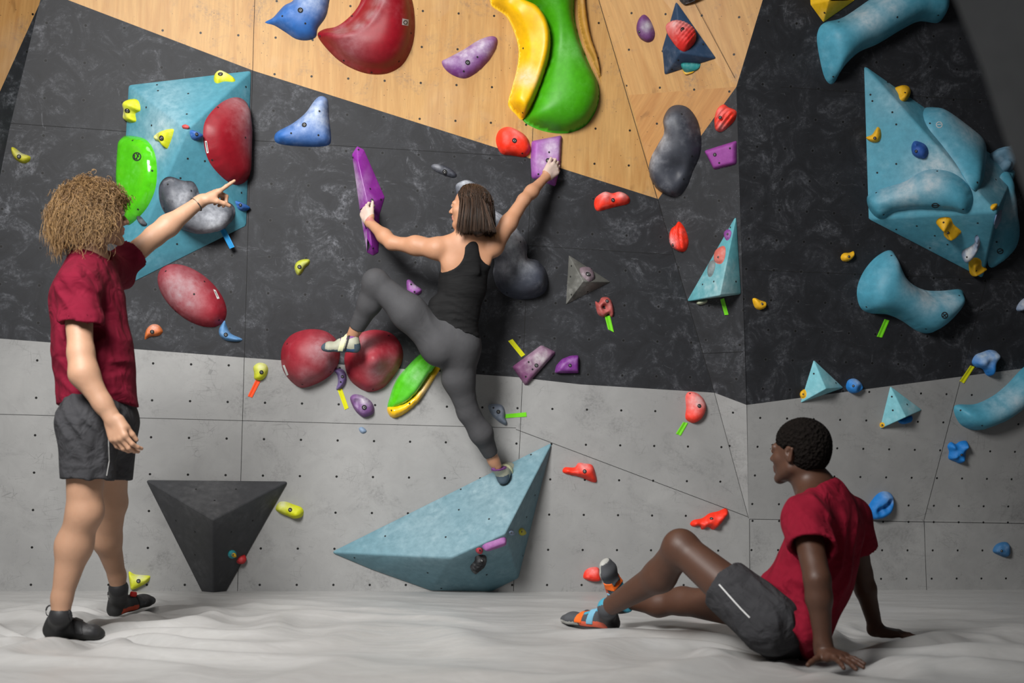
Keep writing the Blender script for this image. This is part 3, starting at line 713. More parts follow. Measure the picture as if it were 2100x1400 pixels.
hold('ring_hold', 'salmon pink ring hold with a dark centre hole below the grey triangle', 'climbing hold', [(1221, 618), (1228, 620), (1234, 610), (1248, 610), (1256, 622), (1259, 640), (1256, 650), (1251, 648), (1248, 643), (1238, 650), (1227, 645), (1223, 634)], A, .04, 'pinkred', mat=ringm, bumps=[(1239, 630, 6, -.055)], bolts=[(1245, 617)], dots=[(1239, 630), (1238, 628), (1241, 632), (1238, 633)], boltr=.008)
tape('lime tape strip below the salmon pink ring hold', [(1240, 648), (1251, 647), (1259, 681), (1247, 675)], A, 'lime')
hold('foot_hold', 'small pale purple foothold beside the climber\'s waist', 'climbing hold', [(834, 576), (842, 574), (852, 584), (865, 594), (861, 602), (846, 606), (836, 598)], A, .03, 'purple2', mat=purl, chalk=[(850, 584, 10, .6)], dots=[(850, 598), (843, 583)])
hold('foot_hold', 'olive yellow small curved foothold between the purple pinch and double red macro', 'climbing hold', [(604, 550), (608, 538), (620, 532), (634, 532), (635, 540), (626, 548), (619, 560), (610, 564)], A, .03, 'lime', mat=limeg, bolts=[(614, 547)], boltr=.009)
hold('foot_hold', 'yellow and grey small foothold at the far left edge on black paint', 'climbing hold', [(23, 303), (30, 303), (45, 314), (62, 321), (60, 331), (48, 335), (33, 328), (25, 316)], A, .035, 'lime', mat=resin('yellow_olive', L(176, 172, 20), patchy=.5, chalkcol=(.3, .3, .3)), bolts=[(39, 321)], chalk=[(45, 312, 12, .8)], boltr=.009)
e = []
for i in range(14):
    t = 2 * math.pi * i / 14; x_, y_ = 84 * math.cos(t), 47 * math.sin(t); q_ = math.radians(40)
    e.append((394 + x_ * math.cos(q_) - y_ * math.sin(q_), 606 + x_ * math.sin(q_) + y_ * math.cos(q_)))
r3 = hold('dome_macro_hold', 'oval worn red dome macro on black paint left of the double red macro', 'climbing hold', e, A, .10, 'red', mat=redw, chalk=[(372, 590, 38, .95), (395, 620, 30, .6)], dots=[(340, 556), (419, 577), (449, 656), (360, 638), (398, 603)], smooth=8)
decal('white_sticker', r3, [(437, 593), (442, 595), (450, 612), (445, 613)], white_label, 2, 5)
decal('sticker_print', r3, [(439.5, 597), (441, 597), (446.5, 609), (445.5, 609)], ink, 1, 5, lift=.002)
hold('foot_hold', 'small orange brown half-round foothold below the oval red dome', 'climbing hold', [(297, 696), (300, 676), (312, 665), (326, 667), (334, 680), (325, 688), (308, 690)], A, .035, 'orange', chalk=[(315, 667, 12, .5)], bolts=[(312, 680)], boltr=.009)
hold('horn_hold', 'light blue horn hold touching the lower right tip of the oval red dome', 'climbing hold', [(449, 676), (455, 664), (461, 657), (465, 668), (474, 684), (497, 695), (488, 700), (464, 698), (451, 689)], A, .04, 'blue', mat=resin('light_blue_resin', L(88, 135, 182), patchy=.4), bolts=[(463, 686)], boltr=.009)
# --- double red macro
r4 = hold('dome_macro_hold', 'left bulb of the paired worn red macros under the climber\'s shoe', 'climbing hold', [(576, 732), (581, 706), (600, 685), (632, 675), (665, 678), (688, 694), (697, 716), (695, 742), (682, 765), (655, 784), (620, 795), (597, 782), (581, 760)], A, .16, 'red', mat=redw, smooth=8, grid=.014, chalk=[(660, 720, 28, .7), (630, 770, 25, .4), (680, 745, 18, .6)], dots=[(589, 705), (620, 788), (678, 762)])
decal('white_sticker', r4, [(580, 749), (584, 748), (592, 768), (588, 770)], white_label, 2, 5)
r5 = hold('dome_macro_hold', 'right bulb of the paired worn red macros, with a raised nub', 'climbing hold', [(706, 738), (714, 708), (735, 685), (766, 676), (800, 682), (820, 702), (827, 726), (821, 750), (804, 776), (784, 796), (755, 803), (730, 791), (714, 772)], A, .12, 'red', mat=redw, smooth=6, grid=.012, bumps=[(765, 735, 24, .08)], chalk=[(775, 760, 26, .6), (745, 705, 20, .6), (800, 745, 20, .4)], dots=[(797, 688), (765, 798), (716, 765)])
decal('white_sticker', r5, [(818, 745), (822, 744), (811, 769), (808, 768)], white_label, 2, 5)
hold('crescent_hold', 'pale purple crescent hold below the gap of the paired red macros', 'climbing hold', [(683, 758), (695, 755), (706, 760), (711, 775), (706, 790), (694, 799), (689, 797), (693, 783), (691, 768)], A, .04, 'purple2', mat=resin('dusty_purple', L(110, 92, 142), patchy=.5), bolts=[(702, 772)], boltr=.007, dots=[(699, 783)])
tape('yellow tape strip below the pale purple crescent hold', [(692, 799), (701, 796), (715, 836), (707, 840)], A, 'yellow')
hold('pocket_hold', 'purple pocket hold beside the lower end of the yellow tape under the red macros', 'climbing hold', [(718, 815), (728, 808), (746, 812), (762, 824), (768, 840), (762, 850), (745, 855), (731, 845), (722, 830)], A, .06, 'purple2', mat=resin('mauve_resin', L(110, 70, 125), patchy=.6), bumps=[(732, 824, 10, -.03)], bolts=[(747, 835)], chalk=[(745, 815, 14, .6)])
# --- green shoe shaped macro
g3 = hold('green_wedge_macro', 'glossy green wedge macro with a yellow lower flank behind the climber\'s hips', 'climbing hold', [(796, 838), (800, 812), (812, 780), (832, 755), (868, 722), (904, 722), (906, 735), (890, 757), (868, 790), (848, 815), (825, 832)], A, .075, 'green', mat=glossg, R=.03, smooth=2, tilt=(10, -3, .5), dots=[(824, 761)], chalk=[(850, 770, 20, .3)])
hold('yellow_flank', None, None, [(795, 845), (797, 832), (825, 826), (850, 806), (872, 778), (892, 750), (905, 728), (908, 746), (893, 772), (876, 800), (856, 826), (830, 848), (806, 857)], A, .05, 'yellow', mat=glossy_y, R=.02, smooth=2, parent=g3, chalk=[(870, 795, 18, .6)], dots=[(803, 841), (840, 827), (904, 745)])
hold('foot_chip', 'tiny grey blue foot chip on the grey paint below the purple pocket hold', 'climbing hold', [(736, 878), (742, 875), (749, 879), (752, 885), (744, 889), (738, 885)], A, .016, 'greyblue')
hold('fin_hold', 'translucent grey blue fin hold beside the climber\'s lower knee', 'climbing hold', [(1001, 832), (1012, 828), (1028, 830), (1035, 840), (1036, 855), (1040, 866), (1036, 871), (1022, 864), (1008, 850)], A, .045, 'greyblue', mat=resin('grey_blue_resin', L(118, 128, 144), patchy=.6), bolts=[(1022, 844)], dots=[(1012, 836)], boltr=.009)
tape('lime tape strip beside the grey blue fin hold', [(1037, 849), (1079, 845), (1080, 854), (1036, 857)], A, 'lime')
hold('plate_hold', 'faded purple rectangular plate tilted on the black and grey paint border', 'climbing hold', [(1050, 752), (1110, 707), (1141, 722), (1078, 792)], A, .04, 'purple', mat=resin('faded_plum_resin', L(108, 58, 98), patchy=.7, chalkcol=(.42, .38, .40)), sharp=4, R=.02, prof='flat', smooth=1, chalk=[(1105, 735, 26, .85)], bolts=[(1100, 749)], dots=[(1084, 742), (1078, 772), (1092, 757)], boltr=.009)
tape('yellow tape strip at the upper left of the faded purple plate', [(1042, 699), (1051, 695), (1077, 727), (1069, 732)], A, 'yellow')
hold('wedge_hold', 'purple quarter-circle wedge right of the faded purple plate', 'climbing hold', [(1137, 765), (1140, 750), (1152, 736), (1170, 729), (1187, 728), (1187, 765)], A, .05, 'purple', mat=purm, R=.03, bolts=[(1169, 749)], boltr=.008, sharp=4, smooth=2)
hold('crimp_hold', 'yellow hold with chalky rim above the orange tape', 'climbing hold', [(520, 752), (530, 744), (544, 746), (550, 757), (545, 772), (534, 780), (522, 777), (521, 765)], A, .045, 'lime', mat=lime, chalk=[(536, 748, 14, .6)], bolts=[(536, 763)], boltr=.009)
tape('orange tape strip below the chalk-rimmed yellow hold', [(524, 779), (534, 782), (517, 815), (508, 812)], A, 'orange')
# --- black inverted pyramid
blackv = resin('black_volume_paint', L(56, 57, 60), rough=.6, patchy=.12, chalkcol=(.4, .4, .4))
V = {'a': a(296, 982), 'b': a(594, 985), 'c': a(437, 1262), 'p': a(437, 1066, .34)}
vb = volume('pyramid_volume', 'black upside-down pyramid volume near the mat on the left', 'climbing volume', V, ['abp', 'bcp', 'cap', 'cba'], blackv, chalk=[(430, 1000, 60, .15)], dots=[(402, 1003), (484, 1003), (440, 1026), (361, 1067), (400, 1090), (474, 1090), (518, 1067), (400, 1137)])
pr = plane3(V['b'], V['c'], V['p'])
o = hold('foot_chip', 'tiny yellow and teal round foot chip on the black upside-down pyramid', 'climbing hold', circ(476, 1136, 9, 9)[:-1], pr, .012, 'teal', mat=resin('teal_resin', L(40, 150, 160)))
hold('yellow_core', None, None, circ(477, 1136, 6, 9)[:-1], pr, .025, 'yellow', parent=o, bolts=[(478, 1137)], boltr=.004)
hold('foot_chip', 'tiny red foot chip on the right edge of the black upside-down pyramid', 'climbing hold', [(485, 1152), (490, 1142), (502, 1137), (503, 1146), (494, 1156)], pr, .025, 'orange_red', mat=resin('signal_red_resin', L(190, 28, 34)))
hold('crimp_hold', 'lime yellow hold right of the black upside-down pyramid\'s upper corner', 'climbing hold', [(565, 1044), (572, 1030), (585, 1028), (602, 1034), (618, 1040), (623, 1050), (618, 1060), (603, 1063), (590, 1058), (575, 1052)], A, .05, 'lime', mat=lime, chalk=[(580, 1028, 12, .8)], bolts=[(595, 1045)], bumps=[(608, 1052, 8, .015)], boltr=.009)
hold('crimp_hold', 'lime yellow hold just above the mat behind the curly haired man\'s heel', 'climbing hold', [(264, 1172), (276, 1177), (295, 1179), (308, 1181), (304, 1192), (288, 1202), (270, 1209), (266, 1195)], A, .045, 'lime', mat=lime, chalk=[(288, 1177, 12, .8)], bolts=[(284, 1191)], boltr=.009)
# --- big turquoise volume under the climber
turql = resin('pale_turquoise_paint', L(96, 132, 144), rough=.6, patchy=.3, chalkcol=(.42, .50, .53))
V = {'l': a(674, 1132), 't': a(1134, 904), 'r': a(1036, 1094, .40), 's': a(925, 1144, .34), 'm': a(1064, 1186), 'n': a(1008, 1214), 'b': a(884, 1212), 'q': a(760, 1168)}
vc = volume('wedge_volume', 'large pale turquoise arrowhead volume carrying the climber\'s lower foot', 'climbing volume', V, ['ltrs', 'trm', 'rmns', 'snbs'[:3] and 'snb', 'sbq', 'sql', 'ltmnbq'], turql, chalk=[(1000, 1010, 90, .3), (880, 1070, 80, .28), (1100, 930, 30, .2)],
            dots=[(1089, 932), (945, 1003), (941, 1045), (1003, 1064), (790, 1099), (731, 1106), (914, 1101), (1118, 969), (1097, 1015), (1072, 1139), (998, 1178), (877, 1174), (727, 1143), (1080, 1060), (905, 1206)])
pun = plane3(V['r'], V['m'], V['s']); prt = plane3(V['t'], V['r'], V['m'])
o = hold('edge_hold', 'thin pink purple edge hold under the rim of the pale turquoise volume', 'climbing hold', [(988, 1121), (994, 1115), (1012, 1108), (1034, 1101), (1039, 1108), (1033, 1112), (1010, 1120), (996, 1124)], pun, .03, 'purple2', mat=resin('pink_purple_resin', L(146, 88, 148), patchy=.2), R=.012)
hold('foot_chip', 'tiny dark red oval chip under the rim of the pale turquoise volume', 'climbing hold', circ(983, 1128, 8, 9, ry=6)[:-1], pun, .018, 'pinkred', mat=resin('raspberry_resin', L(168, 40, 58)), dots=[(984, 1128)])
hold('foot_hold', 'black textured shoe-shaped foothold on the shaded face of the turquoise volume', 'climbing hold', [(964, 1165), (963, 1158), (972, 1148), (974, 1140), (984, 1136), (996, 1138), (998, 1148), (992, 1156), (984, 1162), (976, 1170), (968, 1171)], pun, .04, 'black', ribs=(0.7, .012, .004), bolts=[(988, 1149)], boltr=.007)
hold('foot_chip', 'tiny grey blue chip on the right face of the pale turquoise volume', 'climbing hold', circ(1048, 1092, 6, 8)[:-1], prt, .015, 'greyblue', bolts=[(1048, 1092)], boltr=.004)
hold('foot_chip', 'tiny yellow green chip on the right face of the pale turquoise volume', 'climbing hold', circ(1070, 1090, 6.5, 8, ry=8)[:-1], prt, .018, 'yellow', mat=resin('mustard_resin', L(170, 165, 30)), bolts=[(1070, 1090)], boltr=.004)
hold('lump_hold', 'orange-red notched hold beside the upper point of the turquoise volume', 'climbing hold', [(1154, 968), (1158, 958), (1178, 958), (1186, 949), (1200, 950), (1214, 953), (1220, 966), (1224, 986), (1214, 988), (1190, 978), (1168, 973)], A, .045, 'orange_red', mat=orm, bumps=[(1200, 965, 14, .02)], chalk=[(1196, 950, 12, .6)], bolts=[(1199, 966)], boltr=.009, dots=[(1155, 970)])
hold('knobbly_hold', 'orange-red knobbly hold low on the grey wall left of the seated man', 'climbing hold', [(1415, 1074), (1422, 1066), (1440, 1062), (1455, 1052), (1472, 1048), (1488, 1042), (1494, 1052), (1484, 1066), (1474, 1078), (1462, 1086), (1452, 1080), (1440, 1086), (1434, 1078), (1422, 1080)], A, .035, 'orange_red', mat=orm, bumps=[(1425, 1072, 7, .018), (1440, 1077, 7, .02), (1453, 1066, 8, .022), (1466, 1074, 9, .025), (1478, 1060, 8, .02), (1488, 1050, 7, .02)], bolts=[(1459, 1063)], boltr=.008)
hold('lump_hold', 'orange-red hold just above the mat behind the seated man\'s raised shoe', 'climbing hold', [(1196, 1183), (1200, 1170), (1212, 1163), (1228, 1165), (1232, 1188), (1218, 1192), (1202, 1188)], A, .045, 'orange_red', mat=orm, chalk=[(1212, 1162, 12, .5)])
hold('lump_hold', 'pink and orange-red tall lump above a lime tape on the grey wall', 'climbing hold', [(1406, 812), (1414, 803), (1430, 806), (1443, 818), (1448, 833), (1444, 850), (1434, 862), (1420, 867), (1406, 858), (1407, 836)], A, .06, 'orange_red', mat=orm, chalk=[(1425, 822, 20, .9)], bolts=[(1434, 832)], dots=[(1415, 807)], boltr=.009)
tape('lime tape strip below the pink and orange-red tall lump', [(1401, 865), (1411, 867), (1396, 893), (1386, 889)], A, 'lime')
hold('knobbly_hold', 'orange-red hold with two chalked humps on black paint below the plywood', 'climbing hold', [(1219, 424), (1220, 408), (1230, 398), (1242, 393), (1256, 396), (1270, 393), (1284, 398), (1292, 408), (1287, 418), (1262, 424), (1240, 430), (1226, 433)], A, .04, 'orange_red', mat=orm, bumps=[(1238, 402, 9, .02), (1272, 402, 9, .02)], chalk=[(1240, 397, 12, .8), (1275, 397, 11, .8)], bolts=[(1257, 410)], boltr=.009)
# ================================================================== corner facet
bb = Bp.at
hold('ribbed_hold', 'orange-red ribbed flame shaped hold on black paint right of the knobbly one', 'climbing hold', [(1372, 485), (1376, 470), (1385, 462), (1392, 454), (1402, 464), (1409, 480), (1412, 498), (1406, 514), (1392, 515), (1376, 504)], Bp, .05, 'orange_red', mat=orm, ribs=(0.15, .022, .012), chalk=[(1380, 495, 12, .8)], bolts=[(1380, 502)], boltr=.008)
hold('ribbed_hold', 'orange-red ribbed hold above the purple plate near the dark arete', 'climbing hold', [(1465, 252), (1466, 238), (1472, 222), (1484, 214), (1494, 220), (1510, 228), (1508, 245), (1494, 260), (1480, 270), (1468, 267)], Bp, .05, 'orange_red', mat=orm, ribs=(-0.7, .024, .014), chalk=[(1482, 232, 12, .5), (1484, 258, 10, .5)], bolts=[(1477, 241)], boltr=.008)
hold('plate_hold', 'flat purple four-sided plate near the dark arete', 'climbing hold', [(1444, 309), (1511, 288), (1511, 336), (1464, 348)], Bp, .03, 'purple2', mat=resin('flat_purple_resin', L(140, 62, 142), patchy=.05), R=.015, prof='flat', sharp=4, smooth=1, bolts=[(1466, 317)], dots=[(1497, 304), (1475, 334)], boltr=.008)
hold('kidney_macro_hold', 'tall dark grey kidney macro straddling plywood and black paint at upper right', 'climbing hold', [(1360, 245), (1372, 222), (1390, 215), (1412, 222), (1430, 248), (1438, 285), (1436, 320), (1424, 350), (1412, 385), (1392, 406), (1370, 402), (1345, 385), (1331, 355), (1334, 325), (1350, 295), (1362, 272)],
     plane3(bb(1360, 245, .01), bb(1430, 300, .0), a(1340, 350)), .13, 'grey', mat=graym, smooth=12, grid=.011, bumps=[(1395, 345, 24, -.05)], chalk=[(1365, 285, 20, .8), (1345, 320, 18, .7), (1380, 250, 16, .4)], dots=[(1398, 234), (1419, 320), (1402, 367)])
V = {'a': bb(1510, 438), 'b': bb(1407, 618), 'c': bb(1520, 602), 'p': bb(1486, 612, .13), 'q': bb(1512, 452, .03)}
V = {'a': bb(1511, 436), 'b': bb(1406, 619), 'c': bb(1521, 603), 'p': bb(1476, 606, .17)}
ve = volume('spike_volume', 'tall narrow turquoise spike volume on the corner facet above a lime tape', 'climbing volume', V, ['abp', 'bcp', 'cap', 'cba'], resin('spike_turquoise', L(92, 160, 170), patchy=.4, chalkcol=(.55, .62, .62)), chalk=[(1460, 595, 25, .8)], dots=[(1498, 466), (1441, 583), (1464, 577), (1509, 577), (1417, 600)], bev=.01)
pe = plane3(V['a'], V['b'], V['p'])
hold('foot_chip', 'small mauve chip near the tip of the turquoise spike volume', 'climbing hold', [(1487, 474), (1494, 470), (1500, 476), (1497, 488), (1490, 493), (1485, 484)], pe, .015, 'purple2', bolts=[(1492, 480)], boltr=.005)
hold('foot_chip', 'salmon chip in the middle of the turquoise spike volume', 'climbing hold', [(1465, 526), (1470, 512), (1482, 504), (1488, 510), (1486, 530), (1478, 541), (1467, 538)], pe, .022, 'pinkred', mat=resin('salmon_resin', L(196, 104, 92), patchy=.5), bolts=[(1473, 527)], boltr=.005)
hold('foot_chip', 'grey chip below the salmon one on the turquoise spike volume', 'climbing hold', [(1452, 552), (1456, 538), (1464, 533), (1467, 545), (1461, 564), (1453, 567)], pe, .018, 'clear', mat=resin('dull_grey_resin', L(108, 120, 122), patchy=.4))
tape('lime tape strip below the turquoise spike volume', [(1477, 614), (1485, 611), (1494, 645), (1486, 646)], Bp, 'lime')
hold('foot_chip', 'pale cream chip peeking out under the turquoise spike volume', 'climbing hold', [(1428, 622), (1434, 614), (1450, 614), (1448, 621), (1436, 625)], Bp, .03, 'pale', mat=resin('cream_resin', L(170, 176, 150)))
# top: navy volume etc
b2 = B2p.at
V = {'a': b2(1386, 0), 'b': b2(1470, 120), 'c': b2(1364, 155), 'd': b2(1357, 96), 'p': b2(1362, 104, .10), 'q': b2(1452, 114, .07)}
V = {'a': b2(1386, -1), 'b': b2(1471, 120), 'c': b2(1362, 155), 'd': b2(1357, 100), 'p': b2(1395, 108, .11)}
vn = volume('pyramid_volume', 'navy blue triangular volume on plywood at the upper right', 'climbing volume', V, ['abp', 'bcp', 'cdp', 'dap', 'dcba'], resin('navy_paint', L(36, 60, 88), patchy=.2), dots=[(1391, 123), (1378, 142), (1412, 100), (1442, 91)], bev=.008)
pn = plane3(V['a'], V['b'], V['p'])
hold('ribbed_hold', 'red ribbed egg shaped hold on the navy triangular volume', 'climbing hold', [(1366, 52), (1376, 44), (1395, 45), (1412, 53), (1425, 66), (1427, 82), (1418, 96), (1404, 106), (1390, 98), (1376, 80), (1368, 66)], pn, .07, 'orange_red', mat=resin('ribbed_red_resin', L(206, 38, 34), patchy=.3, chalkcol=(.62, .5, .48)), ribs=(0.25, .018, .010), chalk=[(1380, 58, 18, .7), (1400, 55, 15, .5)], bolts=[(1399, 60)], boltr=.01)
o = hold('edge_hold', 'teal and yellow edge hold at the bottom of the navy triangular volume', 'climbing hold', [(1396, 132), (1402, 128), (1425, 129), (1438, 132), (1430, 141), (1412, 147), (1402, 146)], plane3(V['b'], V['c'], V['p']), .03, 'teal')
hold('yellow_core', None, None, [(1400, 141), (1410, 138), (1430, 135), (1424, 142), (1410, 147), (1402, 147)], plane3(V['b'], V['c'], V['p']), .035, 'yellow', parent=o)
hold('foot_hold', 'small purple oval foothold on plywood right of the green tube', 'climbing hold', [(1306, 50), (1312, 36), (1322, 30), (1334, 42), (1343, 66), (1340, 82), (1328, 87), (1314, 80), (1306, 66)], b2 and B2p, .045, 'purple', mat=resin('plum_resin', L(104, 58, 112), patchy=.2), chalk=[(1330, 55, 9, .9)], bolts=[(1311, 65)], boltr=.006)
hold('foot_hold', 'black foothold cut by the top edge above the navy volume', 'climbing hold', [(1392, -20), (1393, 2), (1403, 10), (1420, 4), (1440, -8), (1440, -25)], B2p, .03, 'black', sharp=4)
# ================================================================== right wall
cc_ = Cp.at
turqr = resin('deep_turquoise_fibreglass', L(74, 148, 172), rough=.48, patchy=.2, chalkcol=(.52, .54, .56))
turqv = resin('turquoise_volume_coat', L(80, 150, 172), rough=.6, patchy=.3, chalkcol=(.6, .64, .66))
hold('saddle_macro_hold', 'turquoise saddle macro on the dark right wall cut by the top edge', 'climbing hold', [(1676, 90), (1678, 62), (1692, 46), (1730, 35), (1790, -5), (1850, -40), (1930, -40), (1941, 0), (1937, 30), (1922, 47), (1885, 44), (1850, 60), (1800, 90), (1760, 108), (1728, 140), (1712, 168), (1700, 171), (1688, 150)], Cp, .15, 'turq', mat=turqr, R=.12, smooth=12, grid=.013, chalk=[(1760, 40, 30, .8), (1800, 15, 26, .6)], dots=[(1720, 45), (1709, 157), (1924, 31), (1840, 35)])
V = {'a': cc_(1657, -60), 'b': cc_(1661, 10), 'c': cc_(1688, 47), 'd': cc_(1752, 2), 'e': cc_(1790, -60), 'p': cc_(1700, 2, .10), 'q': cc_(1710, -50, .12)}
volume('yellow_volume', 'yellow faceted volume at the top edge of the dark right wall', 'climbing volume', V, ['abpq', 'bcp', 'cdp', 'depq', 'eaq', 'edcba'], resin('yellow_paint', L(226, 178, 10), patchy=.15), dots=[(1691, 26)], bev=.006, plane=Cp)
V = {'a': cc_(1770, 132), 'b': cc_(2082, 352), 'c': cc_(2012, 572), 'd': cc_(1781, 452), 'p': cc_(2046, 432, .42), 'q': cc_(1800, 150, .03)}
V = {'a': cc_(1769, 130), 'b': cc_(2084, 350), 'c': cc_(2014, 572), 'd': cc_(1779, 450), 'p': cc_(2045, 436, .40), 'e': cc_(2040, 565)}
vr = volume('wedge_volume', 'large turquoise wedge volume on the right wall carrying yellow and blue holds', 'climbing volume', V, ['abp', 'bcp', 'cdp', 'dap', 'dcba'], turqv, chalk=[(1880, 350, 36, .8), (1960, 330, 60, .35), (1820, 200, 30, .3), (2000, 350, 40, .4)],
            dots=[(1785, 194), (1789, 207), (1838, 255), (1838, 336), (1799, 354), (1820, 169), (1830, 230), (2042, 368), (2005, 457), (1838, 470), (1880, 463), (1917, 483), (1943, 501), (1907, 508)], plane=Cp)
f1 = plane3(V['a'], V['b'], V['p']); f2 = plane3(V['d'], V['a'], V['p']); f3 = plane3(V['c'], V['d'], V['p']); f4 = plane3(V['b'], V['c'], V['p'])
m1 = hold('saddle_macro_hold', 'long turquoise macro along the upper edge of the big right wedge volume', 'climbing hold', [(1893, 232), (1905, 218), (1930, 232), (1965, 258), (2005, 290), (2020, 315), (2020, 350), (2012, 380), (2000, 390), (1985, 375), (1960, 335), (1930, 295), (1902, 260)], f1, .09, 'turq', mat=turqr, smooth=8, chalk=[(1965, 275, 30, .8), (2000, 300, 18, .7)], dots=[(1907, 253), (2004, 374)])
strokes('round_logo', m1, [circ(1926, 256, 6, 10), [(1922, 256), (1930, 255)]], greyink, 1.6)
m2 = hold('saddle_macro_hold', 'wide turquoise chalked macro on the lower left of the big right wedge volume', 'climbing hold', [(1778, 405), (1790, 393), (1820, 383), (1855, 372), (1890, 352), (1920, 347), (1955, 355), (1985, 378), (1996, 405), (1990, 430), (1978, 438), (1950, 432), (1900, 429), (1860, 430), (1830, 436), (1815, 448), (1798, 446), (1782, 428)], f2, .10, 'turq', mat=turqr, smooth=8, chalk=[(1860, 385, 34, .9), (1910, 370, 30, .8), (1820, 395, 20, .5)], dots=[(1797, 395), (1812, 440), (1922, 351), (1975, 429)], grid=.01)
strokes('round_logo', m2, [circ(1918, 421, 7, 12, ry=4.5), [(1911, 421), (1928, 421)]], ink, 2.0)
m3 = hold('saddle_macro_hold', 'turquoise macro wrapping the right side of the big right wedge volume', 'climbing hold', [(2052, 360), (2072, 355), (2079, 390), (2083, 430), (2087, 470), (2080, 505), (2058, 532), (2034, 549), (2026, 530), (2036, 470), (2044, 410)], plane3(cc_(2045, 360, .15), cc_(2080, 470, .02), cc_(2020, 560, .04)), .07, 'turq', mat=turqr, smooth=6, chalk=[(2062, 420, 20, .6)], dots=[(2044, 496)])
strokes('round_logo', m3, [circ(2051, 515, 6, 12, ry=5), [(2046, 517), (2056, 513)]], ink, 1.8)
yel = resin('yellow_resin', L(226, 172, 24), patchy=.2, chalkcol=(.6, .5, .35))
hold('crimp_hold', 'small yellow hold near the upper tip of the big right wedge volume', 'climbing hold', [(1836, 180), (1848, 178), (1860, 187), (1864, 198), (1856, 208), (1846, 204), (1842, 192)], f1, .04, 'yellow', mat=yel, dots=[(1856, 190)])
hold('crimp_hold', 'small yellow beaked hold at the left edge of the big right wedge volume', 'climbing hold', [(1800, 260), (1806, 266), (1807, 282), (1800, 291), (1786, 291), (1776, 282), (1788, 276), (1795, 266)], f2, .04, 'yellow', mat=yel, bolts=[(1794, 283)], boltr=.007)
hold('knob_hold', 'dark blue knob hold in the middle of the big right wedge volume', 'climbing hold', [(1869, 302), (1874, 290), (1884, 290), (1898, 297), (1904, 310), (1898, 324), (1884, 324), (1872, 317)], f2, .06, 'blue', mat=resin('dark_blue_resin', L(38, 82, 158), patchy=.15), bolts=[(1879, 310)], bumps=[(1880, 294, 5, .02)], boltr=.007)
hold('faceted_hold', 'yellow faceted hold on the lower face of the big right wedge volume', 'climbing hold', [(1920, 458), (1926, 447), (1948, 446), (1956, 460), (1971, 474), (1964, 482), (1938, 485), (1934, 470)], f3, .07, 'yellow', mat=yel, prof='cone', smooth=1, bolts=[(1944, 477)], dots=[(1935, 456)], boltr=.006)
hold('banana_hold', 'whitish blue curved hold near the lower corner of the big right wedge volume', 'climbing hold', [(1999, 486), (2005, 482), (2010, 496), (2007, 510), (1998, 522), (1985, 530), (1973, 526), (1974, 514), (1988, 506), (1998, 498)], f3, .06, 'greyblue', mat=resin('chalky_blue_resin', L(120, 140, 170), patchy=.9), chalk=[(1990, 508, 20, .9)], dots=[(1983, 527)])
hold('faceted_hold', 'yellow textured hold at the bottom tip of the big right wedge volume', 'climbing hold', [(1988, 532), (2002, 528), (2012, 534), (2014, 546), (2024, 552), (2012, 560), (1992, 564), (1987, 550)], f3, .05, 'yellow', mat=yel, prof='cone', smooth=2, dots=[(2002, 555)])
hold('foot_chip', 'tiny yellow chip near the right ridge of the big right wedge volume', 'climbing hold', circ(2038, 424, 6, 8)[:-1], f1, .02, 'yellow', mat=yel)
hold('pinch_hold', 'pale blue fluted hold at the upper right corner of the big right wedge volume', 'climbing hold', [(2030, 318), (2040, 308), (2062, 306), (2076, 318), (2078, 340), (2072, 352), (2058, 350), (2048, 338), (2036, 328)], f1, .08, 'greyblue', mat=resin('slate_blue_resin', L(92, 128, 150), patchy=.4), ribs=(1.2, .05, .02), smooth=4)
hold('pinch_hold', 'blue wedge hold right of the ridge on the big right wedge volume', 'climbing hold', [(2040, 468), (2044, 440), (2054, 430), (2064, 440), (2076, 452), (2074, 462), (2056, 464)], f4, .07, 'blue', mat=resin('mid_blue_resin', L(76, 116, 170), patchy=.6), chalk=[(2056, 440, 14, .7)])
hold('foot_chip', 'small yellow foothold on black paint below the big right wedge volume\'s left side', 'climbing hold', [(1724, 527), (1730, 519), (1742, 518), (1751, 515), (1750, 526), (1740, 535), (1728, 535)], Cp, .035, 'yellow', mat=yel, bolts=[(1741, 526)], boltr=.006)
hold('foot_chip', 'small yellow foothold right beside the dark arete', 'climbing hold', [(1543, 614), (1549, 611), (1560, 616), (1571, 620), (1570, 630), (1558, 635), (1548, 630)], Cp, .035, 'yellow', mat=yel, bolts=[(1563, 623)], boltr=.006)
m4 = hold('saddle_macro_hold', 'turquoise saddle macro with chalked curve above a lime tape on the right wall', 'climbing hold', [(1758, 610), (1759, 585), (1772, 555), (1795, 528), (1822, 513), (1836, 522), (1845, 550), (1866, 578), (1895, 594), (1930, 596), (1965, 593), (1976, 600), (1972, 620), (1952, 648), (1930, 670), (1905, 683), (1880, 678), (1850, 658), (1820, 645), (1785, 642), (1766, 632)], Cp, .17, 'turq', mat=turqr, R=.15, smooth=12, grid=.013, chalk=[(1850, 575, 24, .9), (1880, 605, 26, .9), (1925, 610, 24, .6), (1830, 535, 16, .5)], dots=[(1828, 524), (1777, 629), (1967, 606), (1899, 674)])
strokes('round_logo', m4, [circ(1937, 646, 6, 12), [(1933, 649), (1941, 643)], [(1934, 643), (1939, 649)]], ink, 2.0)
tape('lime tape strip below the turquoise saddle macro on the right wall', [(1814, 654), (1824, 657), (1809, 692), (1798, 690)], Cp, 'lime')
V = {'a': cc_(1668, 736), 'b': cc_(1731, 795), 'c': cc_(1640, 827), 'p': cc_(1694, 797, .10)}
tv = resin('light_turquoise_paint', L(118, 184, 196), patchy=.35, chalkcol=(.6, .62, .62))
